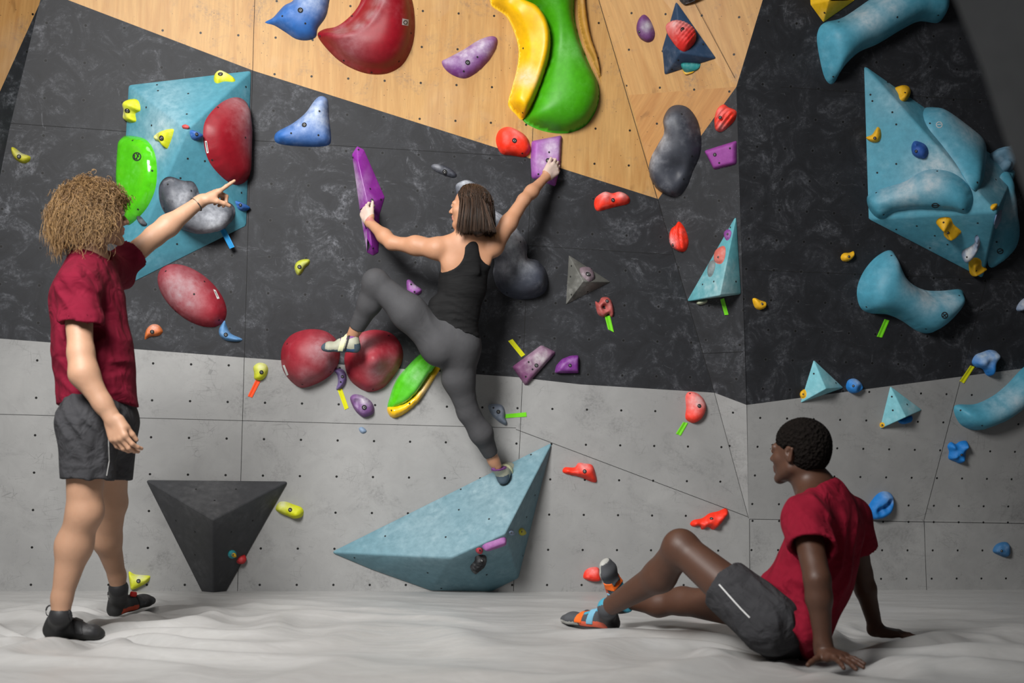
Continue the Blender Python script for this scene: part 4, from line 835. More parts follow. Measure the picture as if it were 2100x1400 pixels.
volume('triangle_volume', 'small light turquoise pyramid on the paint border left of the blue button', 'climbing volume', V, ['abp', 'bcp', 'cap', 'cba'], tv, dots=[(1669, 766), (1714, 785)], bev=.006, plane=Cp, chalk=[(1705, 780, 14, .5)])
hold('foot_chip', 'tiny yellow chip on the small turquoise pyramid beside the blue button', 'climbing hold', [(1642, 802), (1650, 798), (1654, 806), (1652, 815), (1644, 817), (1640, 810)], plane3(V['a'], V['c'], V['p']), .02, 'yellow', mat=yel, bolts=[(1647, 808)], boltr=.004)
V = {'a': cc_(1825, 790), 'b': cc_(1892, 840), 'c': cc_(1803, 880), 'p': cc_(1858, 855, .10)}
volume('triangle_volume', 'small light turquoise pyramid on grey paint above the seated man\'s shoulder', 'climbing volume', V, ['abp', 'bcp', 'cap', 'cba'], tv, dots=[(1829, 813), (1831, 841), (1860, 829)], bev=.006, plane=Cp, chalk=[(1865, 835, 14, .6)])
hold('foot_chip', 'tiny ochre chip at the lower tip of the small pyramid above the shoulder', 'climbing hold', circ(1809, 871, 5.5, 8)[:-1], plane3(V['a'], V['c'], V['p']), .015, 'yellow', mat=yel, bolts=[(1809, 871)], boltr=.004)
brb = resin('bright_blue_resin', L(24, 118, 196), patchy=.15, chalkcol=(.5, .6, .68))
hold('foot_chip', 'bright blue chip half hidden under the small turquoise pyramid on grey paint', 'climbing hold', [(1842, 862), (1856, 856), (1870, 852), (1868, 864), (1856, 869), (1846, 868)], Cp, .03, 'brightblue', mat=brb)
hold('button_hold', 'round blue button hold between the two small turquoise pyramids', 'climbing hold', [(1735, 790), (1740, 779), (1752, 776), (1763, 782), (1768, 793), (1760, 803), (1746, 806), (1737, 799)], Cp, .06, 'brightblue', mat=brb, bolts=[(1750, 791)], bumps=[(1758, 794, 7, -.02)], chalk=[(1752, 778, 10, .5)], boltr=.006)
hold('jug_hold', 'chalk-topped blue jug above a yellow tape at the right edge', 'climbing hold', [(1993, 742), (2000, 728), (2014, 722), (2030, 717), (2044, 721), (2046, 732), (2038, 742), (2036, 758), (2030, 771), (2022, 768), (2014, 756), (2000, 752)], Cp, .08, 'brightblue', mat=brb, chalk=[(2012, 728, 16, 1), (2036, 726, 14, 1)], smooth=5, bumps=[(2020, 740, 8, -.02)])
tape('yellow tape strip below the chalk-topped blue jug', [(1990, 749), (1999, 752), (1977, 786), (1968, 781)], Cp, 'yellow')
hold('rail_macro_hold', 'curved turquoise rail macro cut by the right edge of the photo', 'climbing hold', [(1956, 835), (1966, 829), (2000, 828), (2035, 812), (2065, 788), (2100, 752), (2140, 730), (2150, 790), (2110, 825), (2070, 856), (2040, 872), (2005, 882), (1975, 874), (1960, 855)], Cp, .12, 'turq', mat=turqr, smooth=10, grid=.012, chalk=[(2065, 818, 24, .6), (2030, 835, 20, .4)], dots=[(1970, 841), (2014, 872)])
hold('banana_hold', 'small pale blue hold cut by the right edge of the photo', 'climbing hold', [(2084, 632), (2092, 618), (2106, 608), (2120, 606), (2118, 630), (2100, 636), (2088, 638)], Cp, .05, 'greyblue', mat=resin('chalky_blue_resin', L(120, 140, 170)), chalk=[(2096, 618, 12, .7)])
hold('knobbly_hold', 'blue cluster hold with five knobs on the right grey paint', 'climbing hold', [(1943, 914), (1950, 906), (1960, 910), (1968, 905), (1982, 904), (1986, 916), (1980, 926), (1978, 944), (1968, 950), (1958, 946), (1945, 940), (1946, 926)], Cp, .035, 'brightblue', mat=brb, bumps=[(1951, 914, 6, .02), (1976, 912, 7, .025), (1952, 934, 6, .02), (1968, 942, 7, .02), (1964, 924, 8, .02)], bolts=[(1972, 932)], boltr=.006, smooth=2)
hold('split_hold', 'blue two-leaf hold above the seated man\'s far shoulder', 'climbing hold', [(1778, 1044), (1786, 1028), (1800, 1012), (1814, 1007), (1828, 1013), (1831, 1030), (1824, 1050), (1806, 1062), (1786, 1064), (1780, 1056)], Cp, .07, 'brightblue', mat=brb, bumps=[(1798, 1043, 7, -.04), (1810, 1036, 7, -.04), (1819, 1026, 6, -.04)], chalk=[(1815, 1010, 9, .6), (1828, 1022, 6, .6)], smooth=2)
hold('foot_hold', 'small blue wedge foothold on the kicker panel at the right', 'climbing hold', [(2036, 1130), (2042, 1117), (2056, 1111), (2068, 1114), (2070, 1132), (2064, 1142), (2048, 1138)], Dp, .04, 'blue', mat=resin('steel_blue_resin', L(52, 104, 150), patchy=.4), bolts=[(2054, 1129)], boltr=.006)

# repeats of one kind share a group
_cnt = {}
for o in bpy.data.objects:
    if o.parent is None and 'category' in o.keys(): _cnt.setdefault(o.name.split('.')[0], []).append(o)
for nm_, obs in _cnt.items():
    if len(obs) > 1:
        for o in obs: o['group'] = nm_.replace('_', ' ') + 's on the climbing wall'
# ================================================================== organic surfaces: implicit shapes polygonised with surface nets
def vec(p): return np.array((p[0], p[1], p[2]), float)
class Body:
    def __init__(s): s.p = []
    def rc(s, a_, b_, r1, r2=None, k=0.02, sub=False):
        r2 = r1 if r2 is None else r2; a_, b_ = vec(a_), vec(b_)
        lo = np.minimum(a_ - r1, b_ - r2); hi = np.maximum(a_ + r1, b_ + r2)
        s.p.append(('rc', a_, b_, r1, r2, k, sub, lo, hi)); return s
    def sp(s, c, r, k=0.02, sub=False): return s.rc(c, vec(c) + 1e-5, r, r, k, sub)
    def ell(s, c, rad, ax=None, k=0.02, sub=False):
        """ax: 3x3 rows = local axes in world"""
        c = vec(c); R_ = np.eye(3) if ax is None else np.array([vec(v) for v in ax]); m = max(rad)
        s.p.append(('el', c, R_, np.array(rad, float), None, k, sub, c - m, c + m)); return s
    def ec(s, a_, b_, ra, rb, wide, k=0.02, sub=False):
        """capsule with elliptic section: ra/rb=(half width along 'wide', half depth) at the two ends"""
        a_, b_ = vec(a_), vec(b_); m = max(*ra, *rb)
        s.p.append(('ec', a_, b_, (ra, rb), vec(wide), k, sub, np.minimum(a_, b_) - m, np.maximum(a_, b_) + m)); return s
    def plane(s, pt, n, k=0.004):
        """cut away everything on the side n points to"""
        s.p.append(('pl', vec(pt), vec(n) / np.linalg.norm(vec(n)), None, None, k, True, None, None)); return s
    def cut(s, lo_pt, n, c, rad, k=0.004):
        """local half-space cut, limited to a ball (c, rad)"""
        s.p.append(('pc', vec(lo_pt), vec(n) / np.linalg.norm(vec(n)), vec(c), rad, k, True, None, None)); return s
    def copy(s, grow=0.0):
        b_ = Body()
        for q in s.p:
            q = list(q)
            if grow and not q[6]:
                if q[0] == 'rc': q[3] += grow; q[4] += grow
                elif q[0] == 'el': q[3] = q[3] + grow
                elif q[0] == 'ec': q[3] = tuple(tuple(v + grow for v in rr) for rr in q[3])
                q[7] = q[7] - grow; q[8] = q[8] + grow
            b_.p.append(tuple(q))
        return b_
    def bounds(s):
        lo = np.min([q[7] for q in s.p if not q[6]], axis=0); hi = np.max([q[8] for q in s.p if not q[6]], axis=0)
        return lo - 0.03, hi + 0.03
    def ev(s, P):
        """P: (nx,ny,nz,3) regular grid"""
        F = np.full(P.shape[:3], 0.5, np.float64)
        gx, gy, gz = P[:, 0, 0, 0], P[0, :, 0, 1], P[0, 0, :, 2]
        for q in s.p:
            kind, k, sub = q[0], q[5], q[6]
            if kind in ('pl', 'pc'):
                if kind == 'pl': sl = (slice(None),) * 3
                else:
                    c, rad = q[3], q[4]
                    sl = tuple(slice(np.searchsorted(g, c[i] - rad), np.searchsorted(g, c[i] + rad)) for i, g in enumerate((gx, gy, gz)))
                X = P[sl]
                if X.size == 0: continue
                d = (X - q[1]) @ q[2]
                if kind == 'pc': d = np.minimum(d, q[4] - np.linalg.norm(X - q[3], axis=-1))
                F[sl] = np.maximum(F[sl], d); continue
            pad = 0.07 + k
            sl = tuple(slice(max(0, np.searchsorted(g, q[7][i] - pad) - 1), np.searchsorted(g, q[8][i] + pad) + 1) for i, g in enumerate((gx, gy, gz)))
            X = P[sl]
            if X.size == 0: continue
            if kind == 'rc':
                ba = q[2] - q[1]; t = np.clip(((X - q[1]) @ ba) / (ba @ ba), 0, 1)
                d = np.linalg.norm(X - q[1] - t[..., None] * ba, axis=-1) - (q[3] + (q[4] - q[3]) * t)
            elif kind == 'el':
                Y = (X - q[1]) @ q[2].T; r_ = q[3]
                k0 = np.linalg.norm(Y / r_, axis=-1); k1 = np.linalg.norm(Y / (r_ * r_), axis=-1) + 1e-9
                d = k0 * (k0 - 1) / k1
            else:
                a_, b_ = q[1], q[2]; (ra, rb), wd = q[3], q[4]
                ba = b_ - a_; L_ = np.linalg.norm(ba); w_ = ba / L_; u = wd - w_ * (wd @ w_); u /= np.linalg.norm(u); v = np.cross(w_, u)
                Y = X - a_; t = np.clip((Y @ w_) / L_, 0, 1); R0 = ra[0] + (rb[0] - ra[0]) * t; R1_ = ra[1] + (rb[1] - ra[1]) * t
                x_, y_, z_ = Y @ u, Y @ v, Y @ w_ - t * L_; Rm = np.minimum(R0, R1_)
                k0 = np.sqrt((x_ / R0) ** 2 + (y_ / R1_) ** 2 + (z_ / Rm) ** 2); k1 = np.sqrt((x_ / R0 ** 2) ** 2 + (y_ / R1_ ** 2) ** 2 + (z_ / Rm ** 2) ** 2) + 1e-9
                d = k0 * (k0 - 1) / k1
            f = F[sl]
            if sub:
                h = np.clip(0.5 - 0.5 * (f + d) / k, 0, 1); F[sl] = f * (1 - h) - d * h + k * h * (1 - h)
            else:
                h = np.clip(0.5 + 0.5 * (f - d) / k, 0, 1); F[sl] = f * (1 - h) + d * h - k * h * (1 - h)
        return F
def nets(field, lo, hi, res):
    n = np.maximum(3, np.ceil((hi - lo) / res).astype(int) + 1)
    g = [lo[i] + res * np.arange(n[i]) for i in range(3)]
    P = np.stack(np.meshgrid(*g, indexing='ij'), -1); F = field(P)
    S = F < 0
    base = np.zeros((n[0] - 1, n[1] - 1, n[2] - 1), int)
    cor = [(i, j, k) for i in (0, 1) for j in (0, 1) for k in (0, 1)]
    def sh(Arr, c): return Arr[c[0]:c[0] + n[0] - 1, c[1]:c[1] + n[1] - 1, c[2]:c[2] + n[2] - 1]
    cnt = sum(sh(S, c).astype(int) for c in cor); act = (cnt > 0) & (cnt < 8)
    idx = np.full(act.shape, -1); ai = np.argwhere(act); idx[act] = np.arange(len(ai))
    acc = np.zeros((len(ai), 3)); num = np.zeros(len(ai))
    for c1 in cor:
        for ax in range(3):
            if c1[ax]: continue
            c2 = list(c1); c2[ax] = 1
            f1 = F[ai[:, 0] + c1[0], ai[:, 1] + c1[1], ai[:, 2] + c1[2]]; f2 = F[ai[:, 0] + c2[0], ai[:, 1] + c2[1], ai[:, 2] + c2[2]]
            cr = (f1 < 0) != (f2 < 0); t = np.where(cr, f1 / np.where(cr, f1 - f2, 1), 0)
            p = np.tile(np.array(c1, float), (len(ai), 1)); p[:, ax] = t
            acc += np.where(cr[:, None], p, 0); num += cr
    V = lo + (ai + acc / num[:, None]) * res
    faces = []
    for ax in range(3):
        o1, o2 = [(1, 2), (2, 0), (0, 1)][ax]
        sl1 = [slice(None)] * 3; sl2 = [slice(None)] * 3; sl1[ax] = slice(0, -1); sl2[ax] = slice(1, None)
        ch = S[tuple(sl1)] != S[tuple(sl2)]; e_ = np.argwhere(ch)
        ok = (e_[:, o1] > 0) & (e_[:, o2] > 0) & (e_[:, o1] < n[o1] - 1) & (e_[:, o2] < n[o2] - 1); e_ = e_[ok]
        fl = S[e_[:, 0], e_[:, 1], e_[:, 2]]
        def cell(d1, d2):
            q = e_.copy(); q[:, o1] -= d1; q[:, o2] -= d2; return idx[q[:, 0], q[:, 1], q[:, 2]]
        q = np.stack([cell(0, 0), cell(1, 0), cell(1, 1), cell(0, 1)], 1)
        q[~fl] = q[~fl][:, ::-1]; faces.append(q)
    Fc = np.concatenate(faces); Fc = Fc[(Fc >= 0).all(1)]
    return V, Fc
def polygonise(body, res, fine=(), warp=None, smooth=1):
    """fine: list of (lo, hi, res) boxes"""
    def field(P):
        F = body.ev(P)
        return F + warp(P) if warp is not None else F
    lo, hi = body.bounds(); V, F = nets(field, lo, hi, res)
    if fine:
        c = V[F].mean(1); keep = np.ones(len(F), bool)
        for bl, bh, _ in fine: keep &= ~((c > bl) & (c < bh)).all(1)
        F = F[keep]
    AV, AF = [V], [F]; off = len(V)
    done = []
    for bl, bh, r_ in fine:
        bl, bh = np.array(bl), np.array(bh)
        v, f = nets(field, bl - res * 0.7, bh + res * 0.7, r_)
        c = v[f].mean(1); keep = ((c > bl - res * 0.55) & (c < bh + res * 0.55)).all(1)
        for dl, dh in done: keep &= ~((c > dl) & (c < dh)).all(1)
        done.append((bl, bh)); AV.append(v); AF.append(f[keep] + off); off += len(v)
    V, F = np.concatenate(AV), np.concatenate(AF)
    used = np.unique(F); mp = np.full(len(V), -1); mp[used] = np.arange(len(used)); V = V[used]; F = mp[F]
    for _ in range(smooth):
        e1 = np.concatenate([F[:, i] for i in range(4)]); e2 = np.concatenate([F[:, (i + 1) % 4] for i in range(4)])
        i_ = np.concatenate([e1, e2]); j_ = np.concatenate([e2, e1]); cn = np.bincount(i_, minlength=len(V)).clip(1)
        av = np.stack([np.bincount(i_, weights=V[j_, k], minlength=len(V)) / cn for k in range(3)], 1); 
        full = (np.bincount(e1, minlength=len(V)) >= 4)
        V = np.where(full[:, None], 0.6 * V + 0.4 * av, V)
    return V, F
def sdf_child(name, parent, body, res, mats, fine=(), warp=None, fmat=None, label=None, smooth=1):
    V, F = polygonise(body, res, fine, warp, smooth)
    fm = None
    if fmat is not None: fm = fmat(V[F].mean(1))
    o = child(name, V, F, mats, parent, fmat=fm)
    if label: o['label'] = label
    regbvh(o, V, F)
    return o
def unit(v): v = vec(v); return v / np.linalg.norm(v)
def frame(f, u):
    f = unit(f); l = unit(np.cross(vec(u), f)); u2 = np.cross(f, l); return f, l, u2     # forward, left, up
def add_head(b_, c, f, up, s=1.0, female=False):
    f, l, u = frame(f, up); c = vec(c); AX = (f, l, u)
    W = lambda x, y, z: c + (f * x + l * y + u * z) * s
    b_.ell(W(-.012, 0, .022), (.098 * s, .076 * s, .092 * s), AX, k=.01)
    b_.ell(W(.030, 0, -.035), (.062 * s, .060 * s, .075 * s), AX, k=.02)
    jr = .9 if female else 1.0
    for y in (-1, 1):
        b_.rc(W(.0, .05 * y * jr, -.062), W(.066, .016 * y * jr, -.100), .018 * s, .014 * s, .02)
        b_.sp(W(.058, .040 * y, -.028), .022 * s, .018)
        b_.rc(W(.074, .046 * y, .012), W(.088, .012 * y, .018), .011 * s, .012 * s, .012)
    b_.sp(W(.074, 0, -.103), .019 * s * jr, .014)
    b_.rc(W(.086, 0, .006), W(.108, 0, -.030), .007 * s, .0105 * s, .008)
    for y in (-1, 1): b_.sp(W(.098, .011 * y, -.034), .0085 * s, .006)
    for y in (-1, 1): b_.sp(W(.099, .033 * y, -.002), .0165 * s, .008, sub=True)
    for y in (-1, 1): b_.ell(W(.079, .033 * y, -.001), (.015 * s, .016 * s, .0125 * s), AX, k=.002)
    b_.rc(W(.084, -.016, -.060), W(.084, .016, -.060), .0095 * s, None, .006); b_.rc(W(.0905, -.006, -.058), W(.0905, .006, -.058), .0075 * s, None, .006)
    b_.rc(W(.082, -.013, -.073), W(.082, .013, -.073), .010 * s, None, .005); b_.sp(W(.0865, 0, -.072), .009 * s, .006)
    for y in (-1, 1):
        AE = (unit(f * .93 + l * .3 * y), unit(l * y * .93 - f * .3), unit(u - f * .12))
        b_.ell(W(-.012, .080 * y, -.012), (.019 * s, .007 * s, .031 * s), AE, k=.004)
        b_.rc(W(-.002, .079 * y, .012), W(-.028, .088 * y, .008), .005 * s, None, .004); b_.rc(W(-.028, .088 * y, .008), W(-.020, .084 * y, -.035), .005 * s, .006 * s, .004)
        b_.sp(W(-.012, .089 * y, -.006), .0075 * s, .004, sub=True)
    return W, AX
def add_hand(b_, Wp, d, n, thumb_side, s=1.0, curls=((.3, .5, .3),) * 4, spread=.10, thumb=(.6, .35, .3), k=.006, boxes=None, tips=None):
    """Wp wrist, d direction to the fingers, n palm normal (palm faces n), thumb_side +1/-1 along cross(d,n)"""
    d = unit(d); n = unit(vec(n) - d * (vec(n) @ d)); l = np.cross(d, n) * thumb_side; Wp = vec(Wp)
    L_ = [(.043, .026, .021), (.047, .030, .022), (.044, .028, .021), (.034, .021, .018)]
    offs = [.030, .010, -.010, -.029]; lens = [.088, .091, .086, .077]; rad = [.0098, .0102, .0098, .0086]
    b_.rc(Wp - d * .01 * s, Wp + d * .02 * s, .024 * s, .023 * s, .02)
    pts = [Wp]
    for j in range(4):
        base = Wp + (d * lens[j] + l * offs[j]) * s
        b_.rc(Wp + (d * .018 + l * offs[j] * .62) * s, base, .0155 * s, (.0135 - .001 * (j == 3)) * s, .012)
    b_.rc(Wp + (d * .02 + l * .022 + n * .006) * s, Wp + (d * .055 + l * .034 + n * .008) * s, .017 * s, .013 * s, .015)
    b_.rc(Wp + (d * .025 - l * .022 + n * .005) * s, Wp + (d * .06 - l * .026 + n * .004) * s, .015 * s, .012 * s, .015)
    for j in range(4):
        base = Wp + (d * lens[j] + l * offs[j]) * s; sa = spread * (1.5 - j)
        d0 = unit(d * math.cos(sa) + l * math.sin(sa)); a_ = 0; p = base; r = rad[j] * s
        for m in range(3):
            a_ += curls[j][m]; dd = d0 * math.cos(a_) + n * math.sin(a_); q = p + dd * L_[j][m] * s
            b_.rc(p, q, r, r * .9, .0045 if m else .008); p = q; r *= .9
        pts.append(p)
        if tips is not None: tips.append((p, dd, d0))
    td = unit(d * math.cos(thumb[0]) + l * math.sin(thumb[0]) + n * thumb[2]); p = Wp + (d * .022 + l * .026 + n * .008) * s
    q = p + td * .040 * s; b_.rc(p, q, .015 * s, .0125 * s, .012)
    td2 = unit(td + (n * .6 - l * .5) * thumb[1]); p2 = q + td2 * .032 * s; b_.rc(q, p2, .0118 * s, .0105 * s, .005)
    td3 = unit(td2 + (n * .5 - l * .3) * thumb[1]); p3 = p2 + td3 * .026 * s; b_.rc(p2, p3, .0108 * s, .0085 * s, .004)
    pts += [p, q, p3]; pts = np.array(pts)
    if boxes is not None: boxes.append((pts.min(0) - .03, pts.max(0) + .025, .0032))
    return pts
def skin(name, col, dark, rough=0.55):
    b = NB(name); o = b.obj(); n = b.noise(o, 9, 4); n2 = b.noise(o, 60, 3)
    c = b.mix(b.ramp(n, .3, .7), col, tuple(x * .88 for x in col)); c = b.mix(b.math('MULTIPLY', b.ramp(n2, .5, .8), .25), c, dark)
    b.bump(b.noise(o, 300, 2), .12, .001)
    b.b.inputs['Subsurface Weight'].default_value = 0.08; b.b.inputs['Subsurface Radius'].default_value = (.02, .008, .004); b.b.inputs['Subsurface Scale'].default_value = .3
    return b.out(c, rough, .4)
def cloth(name, col, fold=0.5, scale=7, rough=.85, weave=900, stretch=(1, 1, 1), dist=0.02, sheen=.0):
    b = NB(name); o = b.obj()
    f1 = b.noise(b.mapping(o, stretch), scale, 1.5, .45, 1.2); f2 = b.noise(b.mapping(o, stretch, (0.4, .3, .8)), scale * 2.3, 2, .5, .8)
    f3 = b.noise(b.mapping(o, (1, 1, .35), (.2, .5, .3)), scale * 1.3, 1, .4, 1.5)
    h = b.math('ADD', f1, b.math('MULTIPLY', f2, .5)); h = b.math('ADD', h, b.math('MULTIPLY', f3, .35))
    h = b.math('ADD', h, b.math('MULTIPLY', b.noise(o, weave, 1), .03))
    b.bump(h, fold, dist)
    n = b.noise(o, 20, 3); b.b.inputs['Sheen Weight'].default_value = sheen
    return b.out(b.mix(n, tuple(x * .85 for x in col), tuple(min(1, x * 1.12) for x in col)), rough, .2)
def folds(dirs, amp):
    """gentle cloth folds as a sum of warped sine sheets: dirs = list of (direction, wavelength, phase, centre, radius)"""
    def fn(P):
        out_ = np.zeros(P.shape[:3])
        wv = 0.02 * np.sin(P[..., 0] * 17 + P[..., 2] * 11) + .02 * np.sin(P[..., 1] * 19 - P[..., 2] * 13)
        for d, wl, ph, c, rad in dirs:
            q = (P @ unit(d)) + wv; e_ = np.exp(-((P - vec(c)) ** 2).sum(-1) / rad ** 2)
            out_ += e_ * (np.abs(np.sin(q / wl * math.pi + ph)) - .6)
        return out_ * amp
    return fn
def tubes(paths, radii, sides=4):
    vs, fs = [], []
    for path, r in zip(paths, radii):
        P = np.asarray(path); n = len(P); T = np.gradient(P, axis=0); T /= np.linalg.norm(T, axis=1)[:, None] + 1e-9
        ref = np.array([.31, .57, .76]); i0 = len(vs)
        for i in range(n):
            u = np.cross(T[i], ref); u /= np.linalg.norm(u) + 1e-9; v = np.cross(T[i], u)
            rr = r * (1 - .75 * (i / (n - 1)) ** 3)
            for k in range(sides):
                a_ = 2 * math.pi * k / sides; vs.append(P[i] + (u * math.cos(a_) + v * math.sin(a_)) * rr)
        for i in range(n - 1):
            for k in range(sides):
                k2 = (k + 1) % sides; fs.append((i0 + i * sides + k, i0 + i * sides + k2, i0 + (i + 1) * sides + k2, i0 + (i + 1) * sides + k))
    return vs, fs
def hairmat(name, c1, c2, rough=.45, root=None):
    b = NB(name); o = b.obj()
    at = b.attr('tint'); c = b.mix(at, c1, c2)
    return b.out(c, rough, .4)
# climbing shoe in a local frame
def shoe(person, heel, toe, up, s=1.0, cols=None, names=('climbing_shoe',), arch=0.0, label=None, ankle=None, kind=0):
    """heel, toe: sole points; up: direction to the ankle"""
    heel, toe = vec(heel), vec(toe); f, l, u = frame(toe - heel, up); Ln = np.linalg.norm(toe - heel)
    W = lambda x, y, z: heel + f * (x * Ln) + l * (y * s) + u * (z * s)
    b_ = Body()
    b_.rc(W(.10, 0, .030), W(.14, 0, .055), .030 * s, .032 * s, .02)
    b_.rc(W(.12, 0, .028), W(.50, 0, .032), .030 * s, .031 * s, .02)
    b_.ec(W(.45, 0, .029), W(.78, .0, .027), (.037 * s, .030 * s), (.045 * s, .027 * s), l, .02)
    b_.ec(W(.78, 0, .026), W(.90, -.004, .021), (.042 * s, .024 * s), (.034 * s, .021 * s), l, .02)
    b_.rc(W(.20, 0, .05), W(.46, 0, .050), .035 * s, .032 * s, .02)
    ax = vec(ankle) if ankle is not None else W(.22, 0, .10)
    b_.rc(W(.19, 0, .05), W(.22, 0, .10) if (ax - heel) @ u < .06 else ax, .036 * s, .0405 * s, .02)
    hz = max(.078, min(.090, (ax - heel) @ u + .012)); cp = W(.24, 0, hz / s); un = unit(u + f * .30)
    b_.cut(cp, un, cp + un * .05, .105)
    b_.plane(W(0, 0, .001), -u)
    def fm(c):
        q = (c - heel); x = q @ f / Ln; z = q @ u / s; y = q @ l / s
        m = np.zeros(len(c), int)
        m[(z < .022) | ((x < .12) & (z < .06)) | (x > .88)] = 1
        m[(z < .008)] = 2
        if kind == 2:
            m[:] = 0; m[((z < .020) & (x > .60)) | (x > .95)] = 1; m[((x < .10) & (z < .06))] = 5; m[z < .007] = 2
            m[(x > .10) & (x < .58) & (z < .034 - .03 * np.clip(x - .3, 0, 1)) & (z > .007)] = 3
        if kind == 1: m[(x > .12) & (x < .5) & (z < .030) & (z > .008)] = 3
        m[(((c - cp) @ un) > -.010) & (x < .50)] = 4
        return m
    o = sdf_child('climbing_shoe', person, b_, .0042, cols, fmat=fm, label=label)
    return o, W, b_, f, u
def strap(name, sh, W, b_, f, u, x0, x1, mat, label=None, zmin=.02, grow=.0032, tilt=.25):
    """band over the instep: the shoe's own surface, slightly grown, between two cuts"""
    g = b_.copy(grow); g.p = [q for q in g.p if q[0] not in ('pl', 'pc')]; g.cut(b_.p[-2][1] + b_.p[-2][2] * .004, b_.p[-2][2], b_.p[-2][3], .12) if b_.p[-2][0] == 'pc' else None
    nrm = unit(f + u * tilt)
    g.plane(W(x0, 0, .06), -nrm); g.plane(W(x1, 0, .06), nrm); g.plane(W(0, 0, zmin), -u)
    o = sdf_child(name, sh, g, .0034, mat)
    if label: o['label'] = label
    return o
# ================================================================== person 1: standing, curly hair, pointing
rng = np.random.RandomState(4)
fair = skin('fair_skin', (0.43, 0.245, 0.155), (0.38, 0.18, 0.11))
fair_leg = fair
lipm = plain('lips_rose', (0.42, 0.16, 0.13), .5); nailm = plain('nail', (0.6, 0.38, 0.3), .35)
wine = cloth('wine_red_cotton', (0.150, 0.003, 0.018), .8, 5, dist=.06)
shortm = cloth('charcoal_shorts_fabric', (0.040, 0.040, 0.044), .6, 9, dist=.04)
white_pipe = plain('white_piping', (.6, .6, .6), .6)
hairc = hairmat('curly_hair_gold', (0.075, 0.036, 0.014), (0.42, 0.255, 0.105))
shoe_black = resin('black_shoe_rubber', (0.022, 0.022, 0.024), rough=.55, patchy=.5, chalkcol=(.3, .3, .3))
shoe_sole = plain('dark_sole_rubber', (0.018, 0.018, 0.018), .6); shoe_red = plain('coral_shoe_panel', L(205, 80, 50), .6); shoe_tab = plain('red_pull_tab', L(225, 40, 30), .6)

P1 = empty('person', tuple(ground(190, 1290)), 'person with curly blond hair in wine red t-shirt standing and pointing at the wall', 'person')
B = Body()
j = dict(head=J(200, 440, 4.62), neck=J(182, 535, 4.62), shN=J(158, 596, 4.42), shF=J(232, 556, 4.88), elN=J(166, 724, 4.36), wrN=J(229, 856, 4.36),
         elF=J(318, 483, 5.00), wrF=J(412, 412, 5.08), hipN=J(180, 870, 4.48), hipF=J(222, 866, 4.74), knN=J(172, 1052, 4.52), anN=J(124, 1262, 4.56),
         knF=J(231, 1030, 4.98), anF=J(243, 1206, 5.22), chest=J(180, 640, 4.64), waist=J(200, 760, 4.62))
f1_ = (0.82, 0.50, 0.12)
HW, HAX = add_head(B, j['head'], f1_, (-.08, 0, 1), 1.04)
B.rc(HW(-.02, 0, -.05), j['neck'], .054, .058, .03)
NT0 = len(B.p); B.rc(j['neck'], j['shN'], .055, .062, .05); B.rc(j['neck'], j['shF'], .055, .058, .05)
B.ec(J(182, 610, 4.64), j['waist'], (.15, .115), (.13, .10), j['shF'] - j['shN'], .06)
B.ec(j['waist'], J(202, 850, 4.62), (.13, .10), (.15, .115), j['hipF'] - j['hipN'], .06)
for side, r in (('N', 1.0), ('F', .94)):
    B.rc(j['sh' + side], j['el' + side], .056 * r, .045 * r, .04)
NT1 = len(B.p); up1 = J(172, 765, 4.35); B.rc(j['elN'], up1, .045, .051, .03); B.rc(up1, J(212, 830, 4.355), .051, .034, .03); B.rc(J(210, 826, 4.355), j['wrN'], .034, .029, .02)
m_ = j['elF'] * .72 + j['wrF'] * .28; B.rc(j['elF'], m_, .041, .045, .03); B.rc(m_, j['wrF'], .045, .0265, .03)
NL0 = len(B.p); B.rc(j['hipN'], j['knN'], .084, .062, .04); B.rc(j['hipF'], j['knF'], .086, .058, .04)
B.sp(J(180, 1048, 4.52), .056, .03)
c1 = J(152, 1118, 4.55); B.rc(j['knN'], c1, .060, .067, .03); B.rc(c1, J(127, 1225, 4.56), .066, .038, .03); B.rc(J(127, 1225, 4.56), j['anN'], .038, .036, .02)
c2 = J(219, 1105, 5.08); B.rc(j['knF'], c2, .056, .059, .03); B.rc(c2, J(240, 1180, 5.2), .058, .036, .03); B.rc(J(240, 1180, 5.2), j['anF'], .036, .034, .02)
bx = []
# near hand hangs relaxed, back of the hand towards the viewer
hN = add_hand(B, j['wrN'], J(252, 925, 4.34) - j['wrN'], (.35, .93, .0), 1, .98, curls=((.45, .55, .3), (.5, .65, .35), (.55, .7, .4), (.6, .7, .4)), thumb=(.25, .3, .3), boxes=bx)
# far hand points: index straight, others bent
dF = J(472, 366, 5.15) - j['wrF']
hF = add_hand(B, j['wrF'], J(450, 390, 5.13) - j['wrF'], (.25, .35, -1.0), -1, .98, curls=((-.12, .04, .0), (.95, 1.2, .7), (1.0, 1.25, .8), (1.0, 1.2, .8)), thumb=(.55, .3, .7), boxes=bx, spread=.06)
hc = vec(j['head']); bx.append((hc - .15, hc + .14, .0034))
def fm1(c):
    q = (c - hc); x, y, z = (q @ HAX[0]), (q @ HAX[1]), (q @ HAX[2]); m = np.zeros(len(c), int)
    m[(x > .088) & (abs(y) < .024) & (z < -.055) & (z > -.082)] = 1
    return m
sdf_child('body', P1, B, .0085, [fair, lipm], fine=bx, fmat=fm1)
